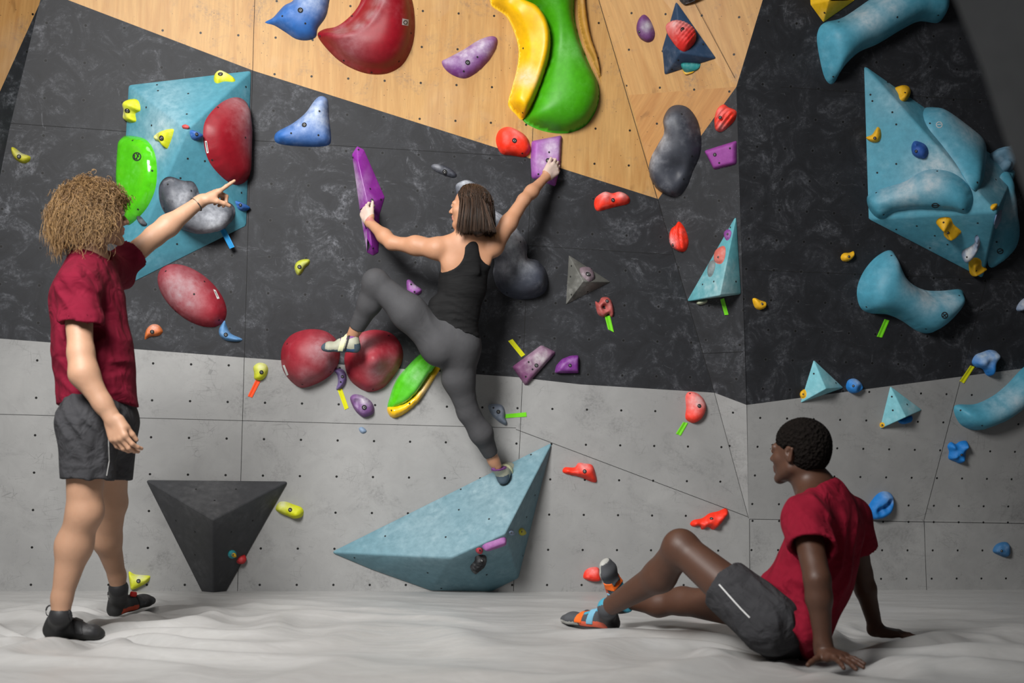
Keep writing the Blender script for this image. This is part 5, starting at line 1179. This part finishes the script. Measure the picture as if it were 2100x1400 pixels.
# t-shirt
S = Body(); su = unit(j['shF'] - j['shN'])
S.rc(J(182, 562, 4.63), J(160, 588, 4.44), .078, .074, .05); S.rc(J(182, 562, 4.63), J(228, 556, 4.84), .078, .070, .05)
S.ec(J(178, 622, 4.64), J(190, 720, 4.62), (.168, .136), (.168, .138), su, .05)
S.ec(J(190, 720, 4.62), J(202, 850, 4.61), (.166, .138), (.172, .150), su, .05)
sl = J(168, 676, 4.38); S.rc(J(160, 592, 4.44), sl, .076, .083, .03)
S.rc(j['shF'], j['shF'] * .45 + j['elF'] * .55, .066, .070, .03); S.rc(J(235, 570, 4.88), J(258, 575, 4.93), .050, .035, .04)
S.p = [q for q in B.copy(.008).p[NT0:NT0 + 4]] + S.p
S.plane(J(200, 832, 4.6), (0.02, 0, -1))
S.cut(J(166, 664, 4.38), (-.08, 0, -1), sl, .12)
S.rc(J(166, 672, 4.38), J(168, 700, 4.38), .066, .074, .004, sub=True)
fd = unit(j['elF'] - j['shF']); fc = vec(j['shF'] * .50 + j['elF'] * .50); S.cut(fc, fd, fc, .13)
S.rc(fc - fd * .012, fc + fd * .05, .058, .062, .004, sub=True)
nk = vec(J(192, 530, 4.62)); S.ell(nk + np.array([.01, 0, .035]), (.075, .07, .055), None, .01, sub=True)
wf = folds([((.75, 0, .6), .06, .3, J(150, 640, 4.4), .16), ((.55, .1, .85), .085, 1.0, J(205, 760, 4.45), .2), ((.9, 0, -.35), .07, .2, J(225, 610, 4.75), .13), ((.3, 0, .95), .06, .8, J(230, 795, 4.5), .12)], .012)
sdf_child('t_shirt', P1, S, .0068, wine, warp=wf, label='wine red short-sleeved t-shirt', smooth=2)
# shorts
H = Body()
H.ec(J(198, 815, 4.61), J(203, 870, 4.61), (.150, .120), (.168, .135), su, .05)
nl = J(183, 975, 4.50); fl_ = J(226, 978, 4.82)
H.ec(J(182, 868, 4.50), nl, (.110, .115), (.090, .093), (0, 1, 0), .05); H.ec(J(222, 868, 4.72), fl_, (.105, .110), (.086, .088), (0, 1, 0), .05)
H.p = B.copy(.008).p[NL0:NL0 + 2] + B.copy(.013).p[NT0 + 3:NT0 + 4] + H.p; H.rc(J(150, 870, 4.47), J(158, 890, 4.46), .050, .050, .05); H.plane(J(200, 984, 4.6), (-.03, 0, -1)); H.plane(J(200, 812, 4.6), (0, 0, 1))
H.rc(J(183, 985, 4.50), J(182, 1010, 4.50), .078, .084, .004, sub=True); H.rc(J(227, 985, 4.82), J(228, 1010, 4.82), .074, .08, .004, sub=True)
wf = folds([((.8, 0, .6), .07, .3, J(160, 870, 4.4), .14), ((.95, 0, .25), .08, .9, J(195, 930, 4.4), .16), ((.3, 0, .95), .06, .1, J(240, 850, 4.5), .1)], .011)
sh1 = sdf_child('shorts', P1, H, .0068, shortm, warp=wf, label='charcoal shorts with thin white side piping', smooth=2)
strokes('piping', sh1, [[(222, 862), (221, 885), (222, 915), (223, 945), (218, 975)]], white_pipe, 2.0, lift=.002)
# shoes
shs = [shoe_black, shoe_sole, shoe_sole, shoe_red, shoe_black]
for heel, toe, lb, dz in ((ground(92, 1306, -.015), ground(214, 1312, -.03), 'black climbing shoe on the near foot, sunk in the mat', 0), (ground(226, 1266, -.01), ground(312, 1238, .02), 'black climbing shoe with coral panel and red tab', 1)):
    so, Wf, sb, sf, suu = shoe(P1, heel, toe, (0, 0, 1), 1.05, shs, kind=dz, label=lb, ankle=(j['anN'] if dz == 0 else j['anF']))
    strap('strap', so, Wf, sb, sf, suu, .46, .60, shoe_black)
    ring = [Wf(.055 + .0 * t, .008, .095) + (sf * (-.010 - .012 * math.cos(t)) + suu * .020 * math.sin(t)) for t in np.linspace(0, 2 * math.pi, 12)]
    v_, f_ = tubes([ring], [.0035], 5); child('pull_loop', v_, f_, shoe_black, so)
    if dz == 1:
        bt = Body(); bt.ec(Wf(.34, -.030, .082), Wf(.44, -.032, .074), (.012, .006), (.012, .006), suu, .01); sdf_child('pull_tab', so, bt, .003, shoe_tab, label='red pull tab')
# wristband
wb_c = vec(j['wrF']) * .90 + vec(j['elF']) * .10; wd = unit(j['wrF'] - j['elF']); u_ = unit(np.cross(wd, (0, 0, 1))); v_2 = np.cross(wd, u_)
rp = [wb_c + (u_ * math.cos(t) + v_2 * math.sin(t)) * .0335 for t in np.linspace(0, 2 * math.pi, 28)]
v_, f_ = tubes([rp], [.0028], 5); child('wristband', v_, f_, plain('dark_band', (.03, .03, .03), .6), P1)
# curly hair
def curls_hair(n, seed):
    rg = np.random.RandomState(seed); paths, rad, tint = [], [], []
    f, l, u = HAX; s_ = 1.04
    while len(paths) < n:
        d = rg.normal(size=3); d /= np.linalg.norm(d)
        x, y, z = d
        if z < -.55: continue
        if x > .50 and z < .30: continue             # keep the face free
        if x > .30 and z < -.05: continue
        root = hc + (f * (x * .098 - .012) + l * (y * .078) + u * (z * .094 + .022)) * s_
        back = max(0, -x)
        Lh = rg.uniform(.09, .17) * (1.0 if x < .35 else .42)
        nn = 24; t = np.linspace(0, 1, nn)
        out_d = f * x + l * y + u * z
        flow = (out_d * .9 + u * .1) 
        ctr = root + np.outer(np.sin(t * 1.9), out_d) * rg.uniform(.045, .072) * (1.0 if x < .35 else .6) + np.outer(t ** 1.5, -u * (.55 + .3 * rg.rand()) - f * .12) * Lh
        ctr += np.outer(t, rg.normal(size=3)) * .016
        ph = rg.uniform(0, 6.28); tr = rg.uniform(5, 9) * math.pi; R_ = rg.uniform(.005, .0115)
        e1 = unit(np.cross(out_d, u) + 1e-3); e2 = unit(np.cross(e1, out_d))
        amp = R_ * np.minimum(1, t * 5)
        p = ctr + (np.cos(ph + tr * t) * amp)[:, None] * e1 + (np.sin(ph + tr * t) * amp)[:, None] * (e2 * .5 + u * .5)
        paths.append(p); rad.append(rg.uniform(.0007, .0017)); tint.append(np.clip(rg.rand() * .8 + .25 * rg.rand(), 0, 1))
    return paths, rad, tint
pp, rr_, tt = curls_hair(4600, 7)
v_, f_ = tubes(pp, rr_, 3)
tn = np.repeat(np.array(tt), 24 * 3) * np.tile(np.repeat(np.linspace(.05, 1.0, 24) ** 1.2, 3), len(pp))
CB = Body(); CB.ell(HW(-.022, 0, .03), (.108, .092, .100), HAX, k=.01); CB.ell(HW(-.075, 0, -.055), (.060, .078, .075), HAX, k=.04); 
CB.plane(HW(.052, 0, .03), HAX[0] * 1.0 - HAX[2] * .55)
ho = child('curly_hair', v_, f_, hairc, P1, attrs={'tint': tn}); ho['label'] = 'voluminous chin-length blond brown curls'
Vc, Fc_ = polygonise(CB, .008)
child('hair_underlayer', Vc, Fc_, hairc, P1, attrs={'tint': np.zeros(len(Vc)) + .05})
# ================================================================== person 2: the climber
tan = skin('tan_skin', (0.46, 0.235, 0.135), (0.42, 0.18, 0.10))
chalkskin = skin('chalked_hand_skin', (0.55, 0.42, 0.36), (0.50, 0.34, 0.27), .7)
blacktop = cloth('black_tank_fabric', (0.0065, 0.0065, 0.007), .5, 7, .8, stretch=(.5, .5, 2.2), dist=.015, sheen=0)
legging = cloth('dark_grey_leggings', (0.058, 0.058, 0.062), .22, 9, .75, dist=.01)
P2o = a(950, 660, .30)
P2 = empty('person', tuple(P2o), 'person with straight brown hair in black tank top and grey leggings climbing the wall', 'person')
B = Body()
k2 = dict(head=a(962, 424, .44), neck=a(962, 486, .40), shL=a(893, 510, .40), shR=a(1012, 505, .38), elL=a(803, 498, .30), wrL=a(757, 455, .165),
          elR=a(1074, 410, .24), wrR=a(1120, 362, .115), chest=a(955, 550, .37), waist=a(937, 640, .38), pel=a(925, 700, .37), hipL=a(893, 702, .36), hipR=a(950, 708, .35),
          knL=a(770, 578, .40), anL=a(722, 690, .235), knR=a(960, 845, .30), anR=a(1018, 955, .0))
# lower foot rests on the turquoise volume
tp = hit(vc, 1034, 984); footp = tp[0]; footn = tp[1]
def onray(px, py, Y): return J(px, py, Y)
k2['anR'] = J(1018, 955, footp.y - .10)
W2, AX2 = add_head(B, k2['head'], (-.95, .30, .06), (.03, 0, 1), .93, True)
B.rc(W2(-.025, 0, -.05), k2['neck'], .044, .046, .03)
B.rc(k2['neck'], a(905, 505, .40), .042, .050, .05); B.rc(k2['neck'], a(1006, 500, .385), .042, .046, .05)
su2 = k2['shR'] - k2['shL']
B.ec(a(955, 522, .38), a(948, 590, .375), (.135, .082), (.112, .080), su2, .05)
B.ec(a(948, 590, .375), a(938, 640, .375), (.110, .080), (.098, .076), su2, .05)
B.ec(a(938, 640, .375), a(925, 690, .37), (.098, .078), (.118, .095), k2['hipR'] - k2['hipL'], .05)
B.sp(a(902, 712, .40), .094, .05); B.sp(a(946, 706, .39), .088, .05)
B.rc(a(925, 690, .37), a(940, 720, .36), .10, .09, .04)
# shoulder blades and back muscles
B.ell(a(925, 535, .425), (.05, .03, .06), None, .03); B.ell(a(992, 530, .41), (.042, .026, .055), None, .03)
B.sp(k2['shL'], .053, .03); B.sp(k2['shR'], .050, .03)
bi = k2['shL'] * .55 + k2['elL'] * .45; B.rc(k2['shL'], bi, .050, .046, .03); B.rc(bi, k2['elL'], .046, .034, .03)
B.rc(bi + Vector((0, -.01, .012)), bi * .7 + k2['shL'] * .3 + Vector((0, 0, .014)), .036, .034, .03)
m_ = k2['elL'] * .68 + k2['wrL'] * .32; B.rc(k2['elL'], m_, .035, .037, .03); B.rc(m_, k2['wrL'], .037, .023, .03)
bi = k2['shR'] * .5 + k2['elR'] * .5; B.rc(k2['shR'], bi, .050, .043, .03); B.rc(bi, k2['elR'], .043, .033, .03)
m_ = k2['elR'] * .65 + k2['wrR'] * .35; B.rc(k2['elR'], m_, .034, .034, .02); B.rc(m_, k2['wrR'], .034, .022, .03)
legs0 = len(B.p)
tm = a(838, 640, .42); B.rc(a(905, 705, .38), tm, .092, .084, .05); B.rc(tm, k2['knL'], .084, .056, .04)
B.sp(k2['knL'], .056, .03); cm = k2['knL'] * .62 + k2['anL'] * .38 + Vector((.018, 0, 0)); B.rc(k2['knL'], cm, .054, .056, .03); B.rc(cm, k2['anL'], .054, .031, .03)
tm = a(940, 775, .34); B.rc(a(945, 710, .36), tm, .094, .078, .05); B.rc(tm, k2['knR'], .077, .050, .04)
cm = k2['knR'] * .62 + k2['anR'] * .38 + Vector((.012, -.02, 0)); B.rc(k2['knR'], cm, .050, .056, .03); B.rc(cm, k2['knR'] * .1 + k2['anR'] * .9, .054, .030, .03); B.rc(k2['knR'] * .1 + k2['anR'] * .9, k2['anR'], .030, .030, .02)
legs1 = len(B.p)
bx = []
# left hand wraps the magenta pinch from the left, thumb on its front
lh = A
tgt = a(768, 410, .10)
add_hand(B, k2['wrL'], a(744, 426, .125) - k2['wrL'], (.60, .80, .05), -1, .90, curls=((.7, .9, .5), (.8, .95, .5), (.85, .95, .5), (.9, .95, .5)), thumb=(.45, .15, .15), boxes=bx, spread=.08)
add_hand(B, k2['wrR'], a(1141, 343, .10) - k2['wrR'], (-.60, .80, .0), 1, .90, curls=((.5, .9, .6), (.6, 1.0, .6), (.65, 1.0, .6), (.7, 1.0, .6)), thumb=(.40, .15, .15), boxes=bx, spread=.10)
hc2 = vec(k2['head']); bx.append((hc2 - .125, hc2 + .125, .0032))
wl, wr = vec(k2['wrL']), vec(k2['wrR']); dl, dr = unit(k2['wrL'] - k2['elL']), unit(k2['wrR'] - k2['elR'])
def fm2(c):
    q = (c - hc2); x, y, z = (q @ AX2[0]), (q @ AX2[1]), (q @ AX2[2]); m = np.zeros(len(c), int)
    m[(x > .076) & (abs(y) < .024) & (z < -.050) & (z > -.075)] = 1
    for w_, d_ in ((wl, dl), (wr, dr)): m[(((c - w_) @ d_) > .006) & (np.linalg.norm(c - w_, axis=1) < .22)] = 2
    return m
sdf_child('body', P2, B, .0075, [tan, lipm, chalkskin], fine=bx, fmat=fm2)
# eyes, brows
def eyes(P, W, AX, s, iris, brow, down=0):
    ev = Body(); 
    for y in (-1, 1):
        e_ = Body(); e_.sp(W(.083, .033 * y, -.001), .0122 * s, .001); o = sdf_child('eye', P, e_, .0022, [plain('eye_white', (.75, .73, .7), .2), iris],
            fmat=lambda c, y=y: ((np.linalg.norm(c - W(.0955, .034 * y, -.002), axis=1)) < .0062 * s).astype(int))
        bb_ = [W(.0895 - .004 * abs(t), (.033 + .017 * t) * y, .0225 - .003 * t * t) for t in np.linspace(-1, 1, 7)]
        v_, f_ = tubes([bb_], [.0032 * s], 5); child('eyebrow', v_, f_, brow, P)
        lb_ = [W(.0975 - .010 * t * t, (.033 + .0135 * t) * y, .0065 - .004 * t * t) for t in np.linspace(-1, 1, 7)]
        v_, f_ = tubes([lb_], [.0016 * s], 5); child('eyelash', v_, f_, brow, P)
browm = plain('dark_brow_hair', (.03, .018, .012), .7); iris_b = plain('brown_iris', (.05, .025, .012), .2)
eyes(P2, W2, AX2, .93, iris_b, browm)
eyes(P1, HW, HAX, 1.04, plain('grey_iris', (.1, .13, .14), .2), plain('fair_brow_hair', (.16, .09, .04), .7))
# tank top
T = Body(); T.p = [q for q in B.copy(.0065).p[:legs0] if True]
body_t = B.copy(.0065)
T = Body(); T.ec(a(955, 522, .38), a(948, 590, .375), (.142, .089), (.119, .087), su2, .05)
T.ec(a(948, 590, .375), a(938, 640, .375), (.118, .088), (.108, .084), su2, .05)
T.ec(a(938, 640, .375), a(928, 690, .372), (.108, .086), (.130, .106), k2['hipR'] - k2['hipL'], .05)
T.sp(a(905, 708, .40), .100, .05); T.sp(a(946, 702, .39), .096, .05)
T.ell(a(925, 535, .425), (.057, .037, .067), None, .03); T.ell(a(992, 530, .41), (.049, .033, .062), None, .03)
T.rc(k2['neck'] + Vector((-.0, 0, -.01)), a(934, 503, .39), .048, .055, .03); T.rc(k2['neck'] + Vector((0, 0, -.01)), a(990, 500, .385), .048, .052, .03)
T.plane(a(925, 678, .40), (-.28, -.1, -1))
T.rc(a(897, 625, .40), a(893, 655, .40), .048, .052, .04)
# racer-back arm openings: scooped out from both sides
for (px, py, r1) in ((904, 513, .124), (1016, 514, .088)):
    c_ = a(px, py, .45); T.ec(c_ + A.n * .15, c_ - A.n * .03, (r1, r1 * .92), (r1, r1 * .92), (1, 0, 0), .006, sub=True)
T.ec(a(898, 508, .55), a(898, 508, .1), (.088, .075), (.088, .075), (1, 0, 0), .006, sub=True); T.ec(a(1024, 504, .55), a(1024, 504, .1), (.072, .085), (.072, .085), (1, 0, 0), .006, sub=True)
T.plane(a(962, 478, .40), (0, .3, 1)); T.ec(a(969, 560, .455), a(966, 500, .445), (.040, .014), (.026, .014), (1, 0, 0), .02)
wf = folds([((.15, 0, 1), .034, .3, a(940, 645, .46), .11), ((-.3, 0, 1), .045, .9, a(930, 690, .46), .10)], .006)
sdf_child('tank_top', P2, T, .006, blacktop, warp=wf, label='black racer-back tank top', smooth=2)
# leggings
Lg = Body(); Lg.p = [q for i, q in enumerate(B.copy(.0055).p) if i < legs1]
sel = []
for i, q in enumerate(B.copy(.0055).p):
    if legs0 <= i < legs1: sel.append(q)
Lg.p = []
Lg.ec(a(938, 650, .375), a(925, 690, .37), (.103, .081), (.124, .100), k2['hipR'] - k2['hipL'], .04); Lg.sp(a(902, 712, .40), .100, .05); Lg.sp(a(946, 706, .39), .094, .05); Lg.rc(a(925, 690, .37), a(940, 720, .36), .105, .095, .04)
Lg.p += sel
cL = vec(k2['knL'] * .17 + k2['anL'] * .83); Lg.cut(cL, unit(k2['anL'] - k2['knL']), cL + unit(k2['anL'] - k2['knL']) * .05, .085)
cR = vec(k2['knR'] * .22 + k2['anR'] * .78); Lg.cut(cR, unit(k2['anR'] - k2['knR']), cR + unit(k2['anR'] - k2['knR']) * .06, .10)
Lg.cut(a(925, 640, .40), (.41, 0, .91), a(935, 615, .38), .20)
wf = folds([((.3, 0, 1), .026, .2, k2['knR'], .05), ((.75, 0, .55), .045, .2, a(880, 660, .47), .075), ((.5, 0, 1), .03, 0, a(735, 640, .3), .04)], .0035)
sdf_child('leggings', P2, Lg, .006, legging, warp=wf, label='dark grey ankle-length leggings', smooth=2)
# hair: straight, shoulder length, parted
hair2 = hairmat('straight_brown_hair', (0.008, 0.005, 0.003), (0.10, 0.052, 0.030), .42)
C2 = Body(); C2.ell(W2(-.018, 0, .026), (.100, .083, .088), AX2, k=.01)
C2.ec(W2(-.045, 0, .0), W2(-.050, 0, -.112), (.066, .072), (.072, .056), AX2[1], .03)
C2.plane(W2(.040, 0, .03), AX2[0] * 1.0 - AX2[2] * .45); 
Vc, Fc_ = polygonise(C2, .007); child('hair_underlayer', Vc, Fc_, hair2, P2, attrs={'tint': np.zeros(len(Vc)) + .1})
rg = np.random.RandomState(3); paths, rad, tint = [], [], []
f, l, u = AX2
while len(paths) < 3600:
    th = rg.uniform(-math.pi, math.pi); el_ = rg.uniform(-.1, 1.0)
    d = np.array([math.cos(th) * math.cos(el_ * 1.5), math.sin(th) * math.cos(el_ * 1.5), math.sin(el_ * 1.5)])
    if d[0] > .42 and d[2] < .80: continue
    side = np.sign(d[1]) if abs(d[1]) > .02 else 1
    # start at the parting line, run over the skull, then fall
    hy = d[1]; hx = min(d[0], .55)
    st = np.array([hx * .6 + .10, .12 * hy, .99]); st /= np.linalg.norm(st)
    nn = 20; pts = []
    for i in range(nn):
        t = i / (nn - 1)
        if t < .45:
            q = t / .45; dd = st * (1 - q) + d * q; dd /= np.linalg.norm(dd) + 1e-9
            p = np.array([dd[0] * .101 - .016, dd[1] * .090, dd[2] * .094 + .026]) * 1.05
            last = p
        else:
            q = (t - .45) / .55; Lh = .168 + .02 * hx + last[2] * .9
            p = last + np.array([-.022 * q * (1 if d[0] < .2 else .5) * (1 - d[0]), last[1] * .16 * math.sin(q * 2.6), -q * Lh])
            p = p + np.array([.010 * math.sin(q * 3 + hy * 4), 0, 0])
        pts.append(p)
    pts = np.array(pts); jit = rg.normal(size=3) * .0035; w_ = np.linspace(0, 1, nn)[:, None]
    pts += jit * w_ * np.array([1.6, 1.6, 1.5]) + (rg.rand() - .5) * .006
    paths.append(hc2 + (pts[:, 0:1] * f + pts[:, 1:2] * l + pts[:, 2:3] * u) * .93); rad.append(rg.uniform(.0010, .0021)); tint.append(rg.beta(1.3, 2.6))
v_, f_ = tubes(paths, rad, 3)
o = child('straight_hair', v_, f_, hair2, P2, attrs={'tint': np.repeat(tint, 20 * 3)}); o['label'] = 'straight dark brown shoulder-length hair'
# shoes
shc = [plain('cream_shoe_leather', L(160, 160, 142), .6), plain('blue_grey_rubber', L(70, 84, 96), .6), plain('dark_sole', (.03, .03, .035), .6), plain('blue_shoe_side', L(52, 84, 120), .55), plain('purple_cuff', L(110, 60, 118), .7)]
cream = plain('cream_strap', L(205, 205, 165), .6); blk = plain('black_strap', (.02, .02, .02), .7)
s1 = hit(r4, 672, 716)
hL = J(736, 722, k2['anL'].y + .01); tL = J(658, 719, k2['anL'].y - .01)
so, Wf, sb, sf, suu = shoe(P2, hL, tL, k2['knL'] - k2['anL'] + Vector((.05, 0, .2)), .90, shc, kind=1, label='cream and blue climbing shoe on the paired red macros', ankle=k2['anL'])
strap('strap', so, Wf, sb, sf, suu, .36, .50, cream, 'cream strap', zmin=.012); strap('strap', so, Wf, sb, sf, suu, .29, .345, blk, 'black strap edge', zmin=.012)
hR = footp + footn * .012 + Vector((-.012, -.10, -.035)); tR = footp + footn * .010 + Vector((.03, .10, .075))
hR = J(1031, 994, footp.y - .045); tR = J(1047, 958, footp.y + .13)
so, Wf, sb, sf, suu = shoe(P2, hR, tR, (-.12, -.35, 1), .92, shc, kind=1, label='cream and blue climbing shoe standing on the turquoise volume', ankle=k2['anR'])
strap('strap', so, Wf, sb, sf, suu, .40, .52, cream, 'cream strap', zmin=.012)
# ================================================================== person 3: seated, leaning on both hands
deep = skin('deep_brown_skin', (0.085, 0.038, 0.023), (0.055, 0.022, 0.013), .5)
lipd = plain('lips_brown', (0.10, 0.04, 0.032), .45)
crimson = cloth('crimson_cotton', (0.235, 0.005, 0.022), .8, 5, dist=.06)
P3 = empty('person', tuple(ground(1620, 1320)), 'person with short black hair in crimson t-shirt sitting on the mat leaning on both hands', 'person')
B = Body()
q3 = dict(head=J(1637, 927, 4.36), neck=J(1672, 1000, 4.36), shN=J(1650, 1062, 4.14), shF=J(1745, 1060, 4.52), elN=J(1676, 1188, 3.98), wrN=J(1688, 1320, 3.99),
          elF=J(1766, 1175, 4.62), wrF=J(1796, 1288, 4.66), hipN=J(1580, 1278, 4.18), hipF=J(1630, 1262, 4.50), knN=J(1396, 1122, 4.42), anN=J(1246, 1246, 4.78),
          knF=J(1400, 1232, 4.92), anF=J(1260, 1226, 5.12), chest=J(1690, 1090, 4.34), waist=J(1645, 1215, 4.34))
W3, AX3 = add_head(B, q3['head'], (-.70, .70, .06), (.05, 0, 1), 1.0)
B.rc(W3(-.025, 0, -.05), q3['neck'], .055, .058, .03)
B.rc(q3['neck'], q3['shN'], .056, .060, .05); B.rc(q3['neck'], q3['shF'], .056, .056, .05)
su3 = q3['shF'] - q3['shN']
B.ec(J(1697, 1075, 4.35), J(1668, 1170, 4.34), (.155, .105), (.138, .098), su3, .05); B.ec(J(1668, 1170, 4.34), J(1612, 1275, 4.34), (.138, .098), (.148, .108), q3['hipF'] - q3['hipN'], .05)
n_torso = len(B.p)
B.rc(q3['shN'], q3['elN'], .052, .044, .03); B.rc(q3['shF'], q3['elF'], .050, .042, .03)
for s_, e_, r in (('elN', 'wrN', 1.0), ('elF', 'wrF', .95)):
    m_ = q3[s_] * .72 + q3[e_] * .28; B.rc(q3[s_], m_, .041 * r, .043 * r, .02); B.rc(m_, q3[e_], .042 * r, .028 * r, .02)
B.rc(q3['hipN'], q3['knN'], .090, .060, .04); B.sp(q3['knN'], .060, .03)
c1 = q3['knN'] * .66 + q3['anN'] * .34 + Vector((.02, 0, -.025)); B.rc(q3['knN'], c1, .057, .062, .03); B.rc(c1, q3['anN'], .058, .036, .03)
B.rc(q3['hipF'], q3['knF'], .088, .056, .04)
c2 = q3['knF'] * .65 + q3['anF'] * .35 + Vector((0, 0, -.015)); B.rc(q3['knF'], c2, .052, .052, .03); B.rc(c2, q3['anF'], .050, .033, .03)
bx = []
gN = ground(1688, 1352, .018); gF = ground(1810, 1303, .018)
B.rc(q3['wrN'], J(1690, 1340, 3.99), .028, .026, .02)
add_hand(B, J(1690, 1338, 3.99), Vector((.34, -.75, -.03)), (0.0, .05, -1), -1, .96, curls=((.10, .15, .1), (.12, .15, .1), (.12, .15, .1), (.12, .15, .1)), thumb=(1.2, .1, .1), boxes=bx, spread=.22)
add_hand(B, J(1796, 1292, 4.66), Vector((.95, -.30, -.10)), (0.0, .05, -1), 1, .96, curls=((.10, .15, .1), (.12, .15, .1), (.12, .15, .1), (.12, .15, .1)), thumb=(1.1, .1, .1), boxes=bx, spread=.16)
hc3 = vec(q3['head']); bx.append((hc3 - .14, hc3 + .13, .0034))
def fm3(c):
    q = (c - hc3); x, y, z = (q @ AX3[0]), (q @ AX3[1]), (q @ AX3[2]); m = np.zeros(len(c), int)
    m[(x > .082) & (abs(y) < .026) & (z < -.053) & (z > -.082)] = 1
    return m
sdf_child('body', P3, B, .0085, [deep, lipd], fine=bx, fmat=fm3)
eyes(P3, W3, AX3, 1.0, iris_b, browm)
# cropped hair
afro = NB('short_black_hair'); oo = afro.obj(); nz = afro.noise(oo, 55, 3, .7); vz = afro.vor(oo, 75, 'F1')
afro.bump(afro.math('ADD', nz, vz), 1.0, .012); pass
afrom = afro.out(afro.mix(nz, (.003, .0025, .002), (.013, .010, .009)), .95, .08)
HB = Body(); HB.ell(W3(-.020, 0, .036), (.108, .087, .094), AX3, k=.01); HB.ell(W3(-.048, 0, -.008), (.070, .078, .070), AX3, k=.03)
HB.plane(W3(.068, 0, .04), AX3[0] * 1.0 - AX3[2] * .30)
HB.rc(W3(.07, -.10, -.055), W3(.07, .10, -.055), .075, None, .012, sub=True); HB.plane(W3(-.05, 0, -.070), -AX3[2] - AX3[0] * .3)
for y in (-1, 1): HB.ell(W3(-.004, .085 * y, -.018), (.030, .03, .036), AX3, .006, sub=True)
def aw(P): return .0022 * np.sin(P[..., 0] * 420) * np.sin(P[..., 1] * 390 + 1) * np.sin(P[..., 2] * 410) 
o = sdf_child('cropped_hair', P3, HB, .004, afrom, warp=aw, smooth=0); o['label'] = 'very short black curly hair'
# t-shirt
S = Body(); S.p = B.copy(.009).p[2 + 0:0]
S.rc(J(1688, 1022, 4.36), q3['shN'], .080, .074, .05); S.rc(J(1690, 1022, 4.36), q3['shF'], .080, .072, .05)
S.ec(J(1697, 1085, 4.35), J(1672, 1175, 4.34), (.182, .128), (.176, .128), su3, .05)
S.ec(J(1672, 1175, 4.34), J(1625, 1285, 4.33), (.176, .130), (.178, .138), q3['hipF'] - q3['hipN'], .05)
S.rc(J(1600, 1215, 4.3), J(1640, 1290, 4.15), .085, .080, .05)
slN = J(1670, 1140, 4.02); S.rc(q3['shN'], slN, .078, .088, .03); slF = J(1760, 1128, 4.58); S.rc(q3['shF'], slF, .074, .078, .03)
dN = unit(q3['elN'] - q3['shN']); cN = vec(J(1668, 1124, 4.04)); S.cut(cN, unit(dN + np.array([-.15, 0, 0])), cN + dN * .05, .15); S.rc(cN - dN * .01, cN + dN * .06, .070, .078, .004, sub=True)
dF = unit(q3['elF'] - q3['shF']); cF = vec(J(1758, 1122, 4.58)); S.cut(cF, dF, cF + dF * .05, .12); S.rc(cF - dF * .01, cF + dF * .05, .062, .066, .004, sub=True)
td_ = unit(J(1612, 1290, 4.33) - J(1697, 1075, 4.35))
S.plane(J(1590, 1275, 4.30), unit(td_ + np.array([-.75, 0, .05])))
nk = vec(J(1672, 985, 4.36)); S.ell(nk + np.array([-.01, 0, .03]), (.080, .075, .055), None, .01, sub=True)
wf = folds([((.8, 0, .55), .075, .2, J(1690, 1060, 4.1), .13), ((1, 0, -.25), .07, .8, J(1720, 1180, 4.15), .22), ((.5, 0, .85), .065, .3, J(1610, 1230, 4.1), .14)], .014)
sdf_child('t_shirt', P3, S, .0068, crimson, warp=wf, label='crimson short-sleeved t-shirt', smooth=2)
# shorts
H = Body(); hs = q3['hipF'] - q3['hipN']
H.ec(J(1640, 1245, 4.34), J(1600, 1290, 4.33), (.150, .112), (.168, .115), hs, .05)
kn = q3['hipN'] * .42 + q3['knN'] * .58; H.ec(q3['hipN'], kn, (.122, .112), (.102, .098), (0, 1, 0), .05)
kf = q3['hipF'] * .55 + q3['knF'] * .45; H.ec(q3['hipF'], kf, (.110, .105), (.092, .088), (0, 1, 0), .05)
dk = unit(q3['knN'] - q3['hipN']); ck = vec(q3['hipN'] * .50 + q3['knN'] * .50); H.cut(ck, dk, ck + dk * .08, .17); H.rc(ck - dk * .03, ck + dk * .04, .082, .088, .004, sub=True)
dk = unit(q3['knF'] - q3['hipF']); ck = vec(q3['hipF'] * .60 + q3['knF'] * .40); H.cut(ck, dk, ck + dk * .07, .15); H.rc(ck - dk * .03, ck + dk * .04, .078, .080, .004, sub=True)
wf = folds([((.75, 0, .6), .06, .3, J(1540, 1220, 4.1), .14), ((.95, 0, .3), .07, .9, J(1570, 1280, 4.1), .12)], .012)
sh3 = sdf_child('shorts', P3, H, .0068, shortm, warp=wf, label='charcoal shorts with white side piping', smooth=2)
strokes('piping', sh3, [[(1459, 1178), (1475, 1198), (1500, 1226), (1520, 1248), (1538, 1266)]], white_pipe, 3.0, lift=.002)
# shoes
shc3 = [plain('dark_grey_suede', L(70, 72, 76), .8), plain('off_white_rand', L(165, 165, 160), .6), plain('dark_sole', (.03, .03, .035), .6), plain('coral_panel', L(205, 92, 66), .6), plain('turquoise_cuff', L(66, 150, 175), .6), plain('dark_heel_rubber', (.045, .045, .048), .6)]
orng = plain('orange_strap', L(235, 105, 30), .6); bls = plain('pale_blue_strap', L(110, 165, 190), .6)
for heel, toe, up_, lb, ak in ((ground(1268, 1294, -.004), ground(1150, 1278, .0), (0, 0, 1), 'grey climbing shoe with orange strap flat on the mat', q3['anN']),
                        (J(1262, 1250, 5.13), J(1229, 1145, 5.00), (.62, -.75, .2), 'grey climbing shoe with white toe pointing up', q3['anF'])):
    so, Wf, sb, sf, suu = shoe(P3, heel, toe, up_, 1.02, shc3, kind=2, label=lb, ankle=ak)
    strap('strap', so, Wf, sb, sf, suu, .50, .62, orng, 'orange strap', zmin=.018); strap('strap', so, Wf, sb, sf, suu, .32, .42, bls, 'pale blue strap', zmin=.018)
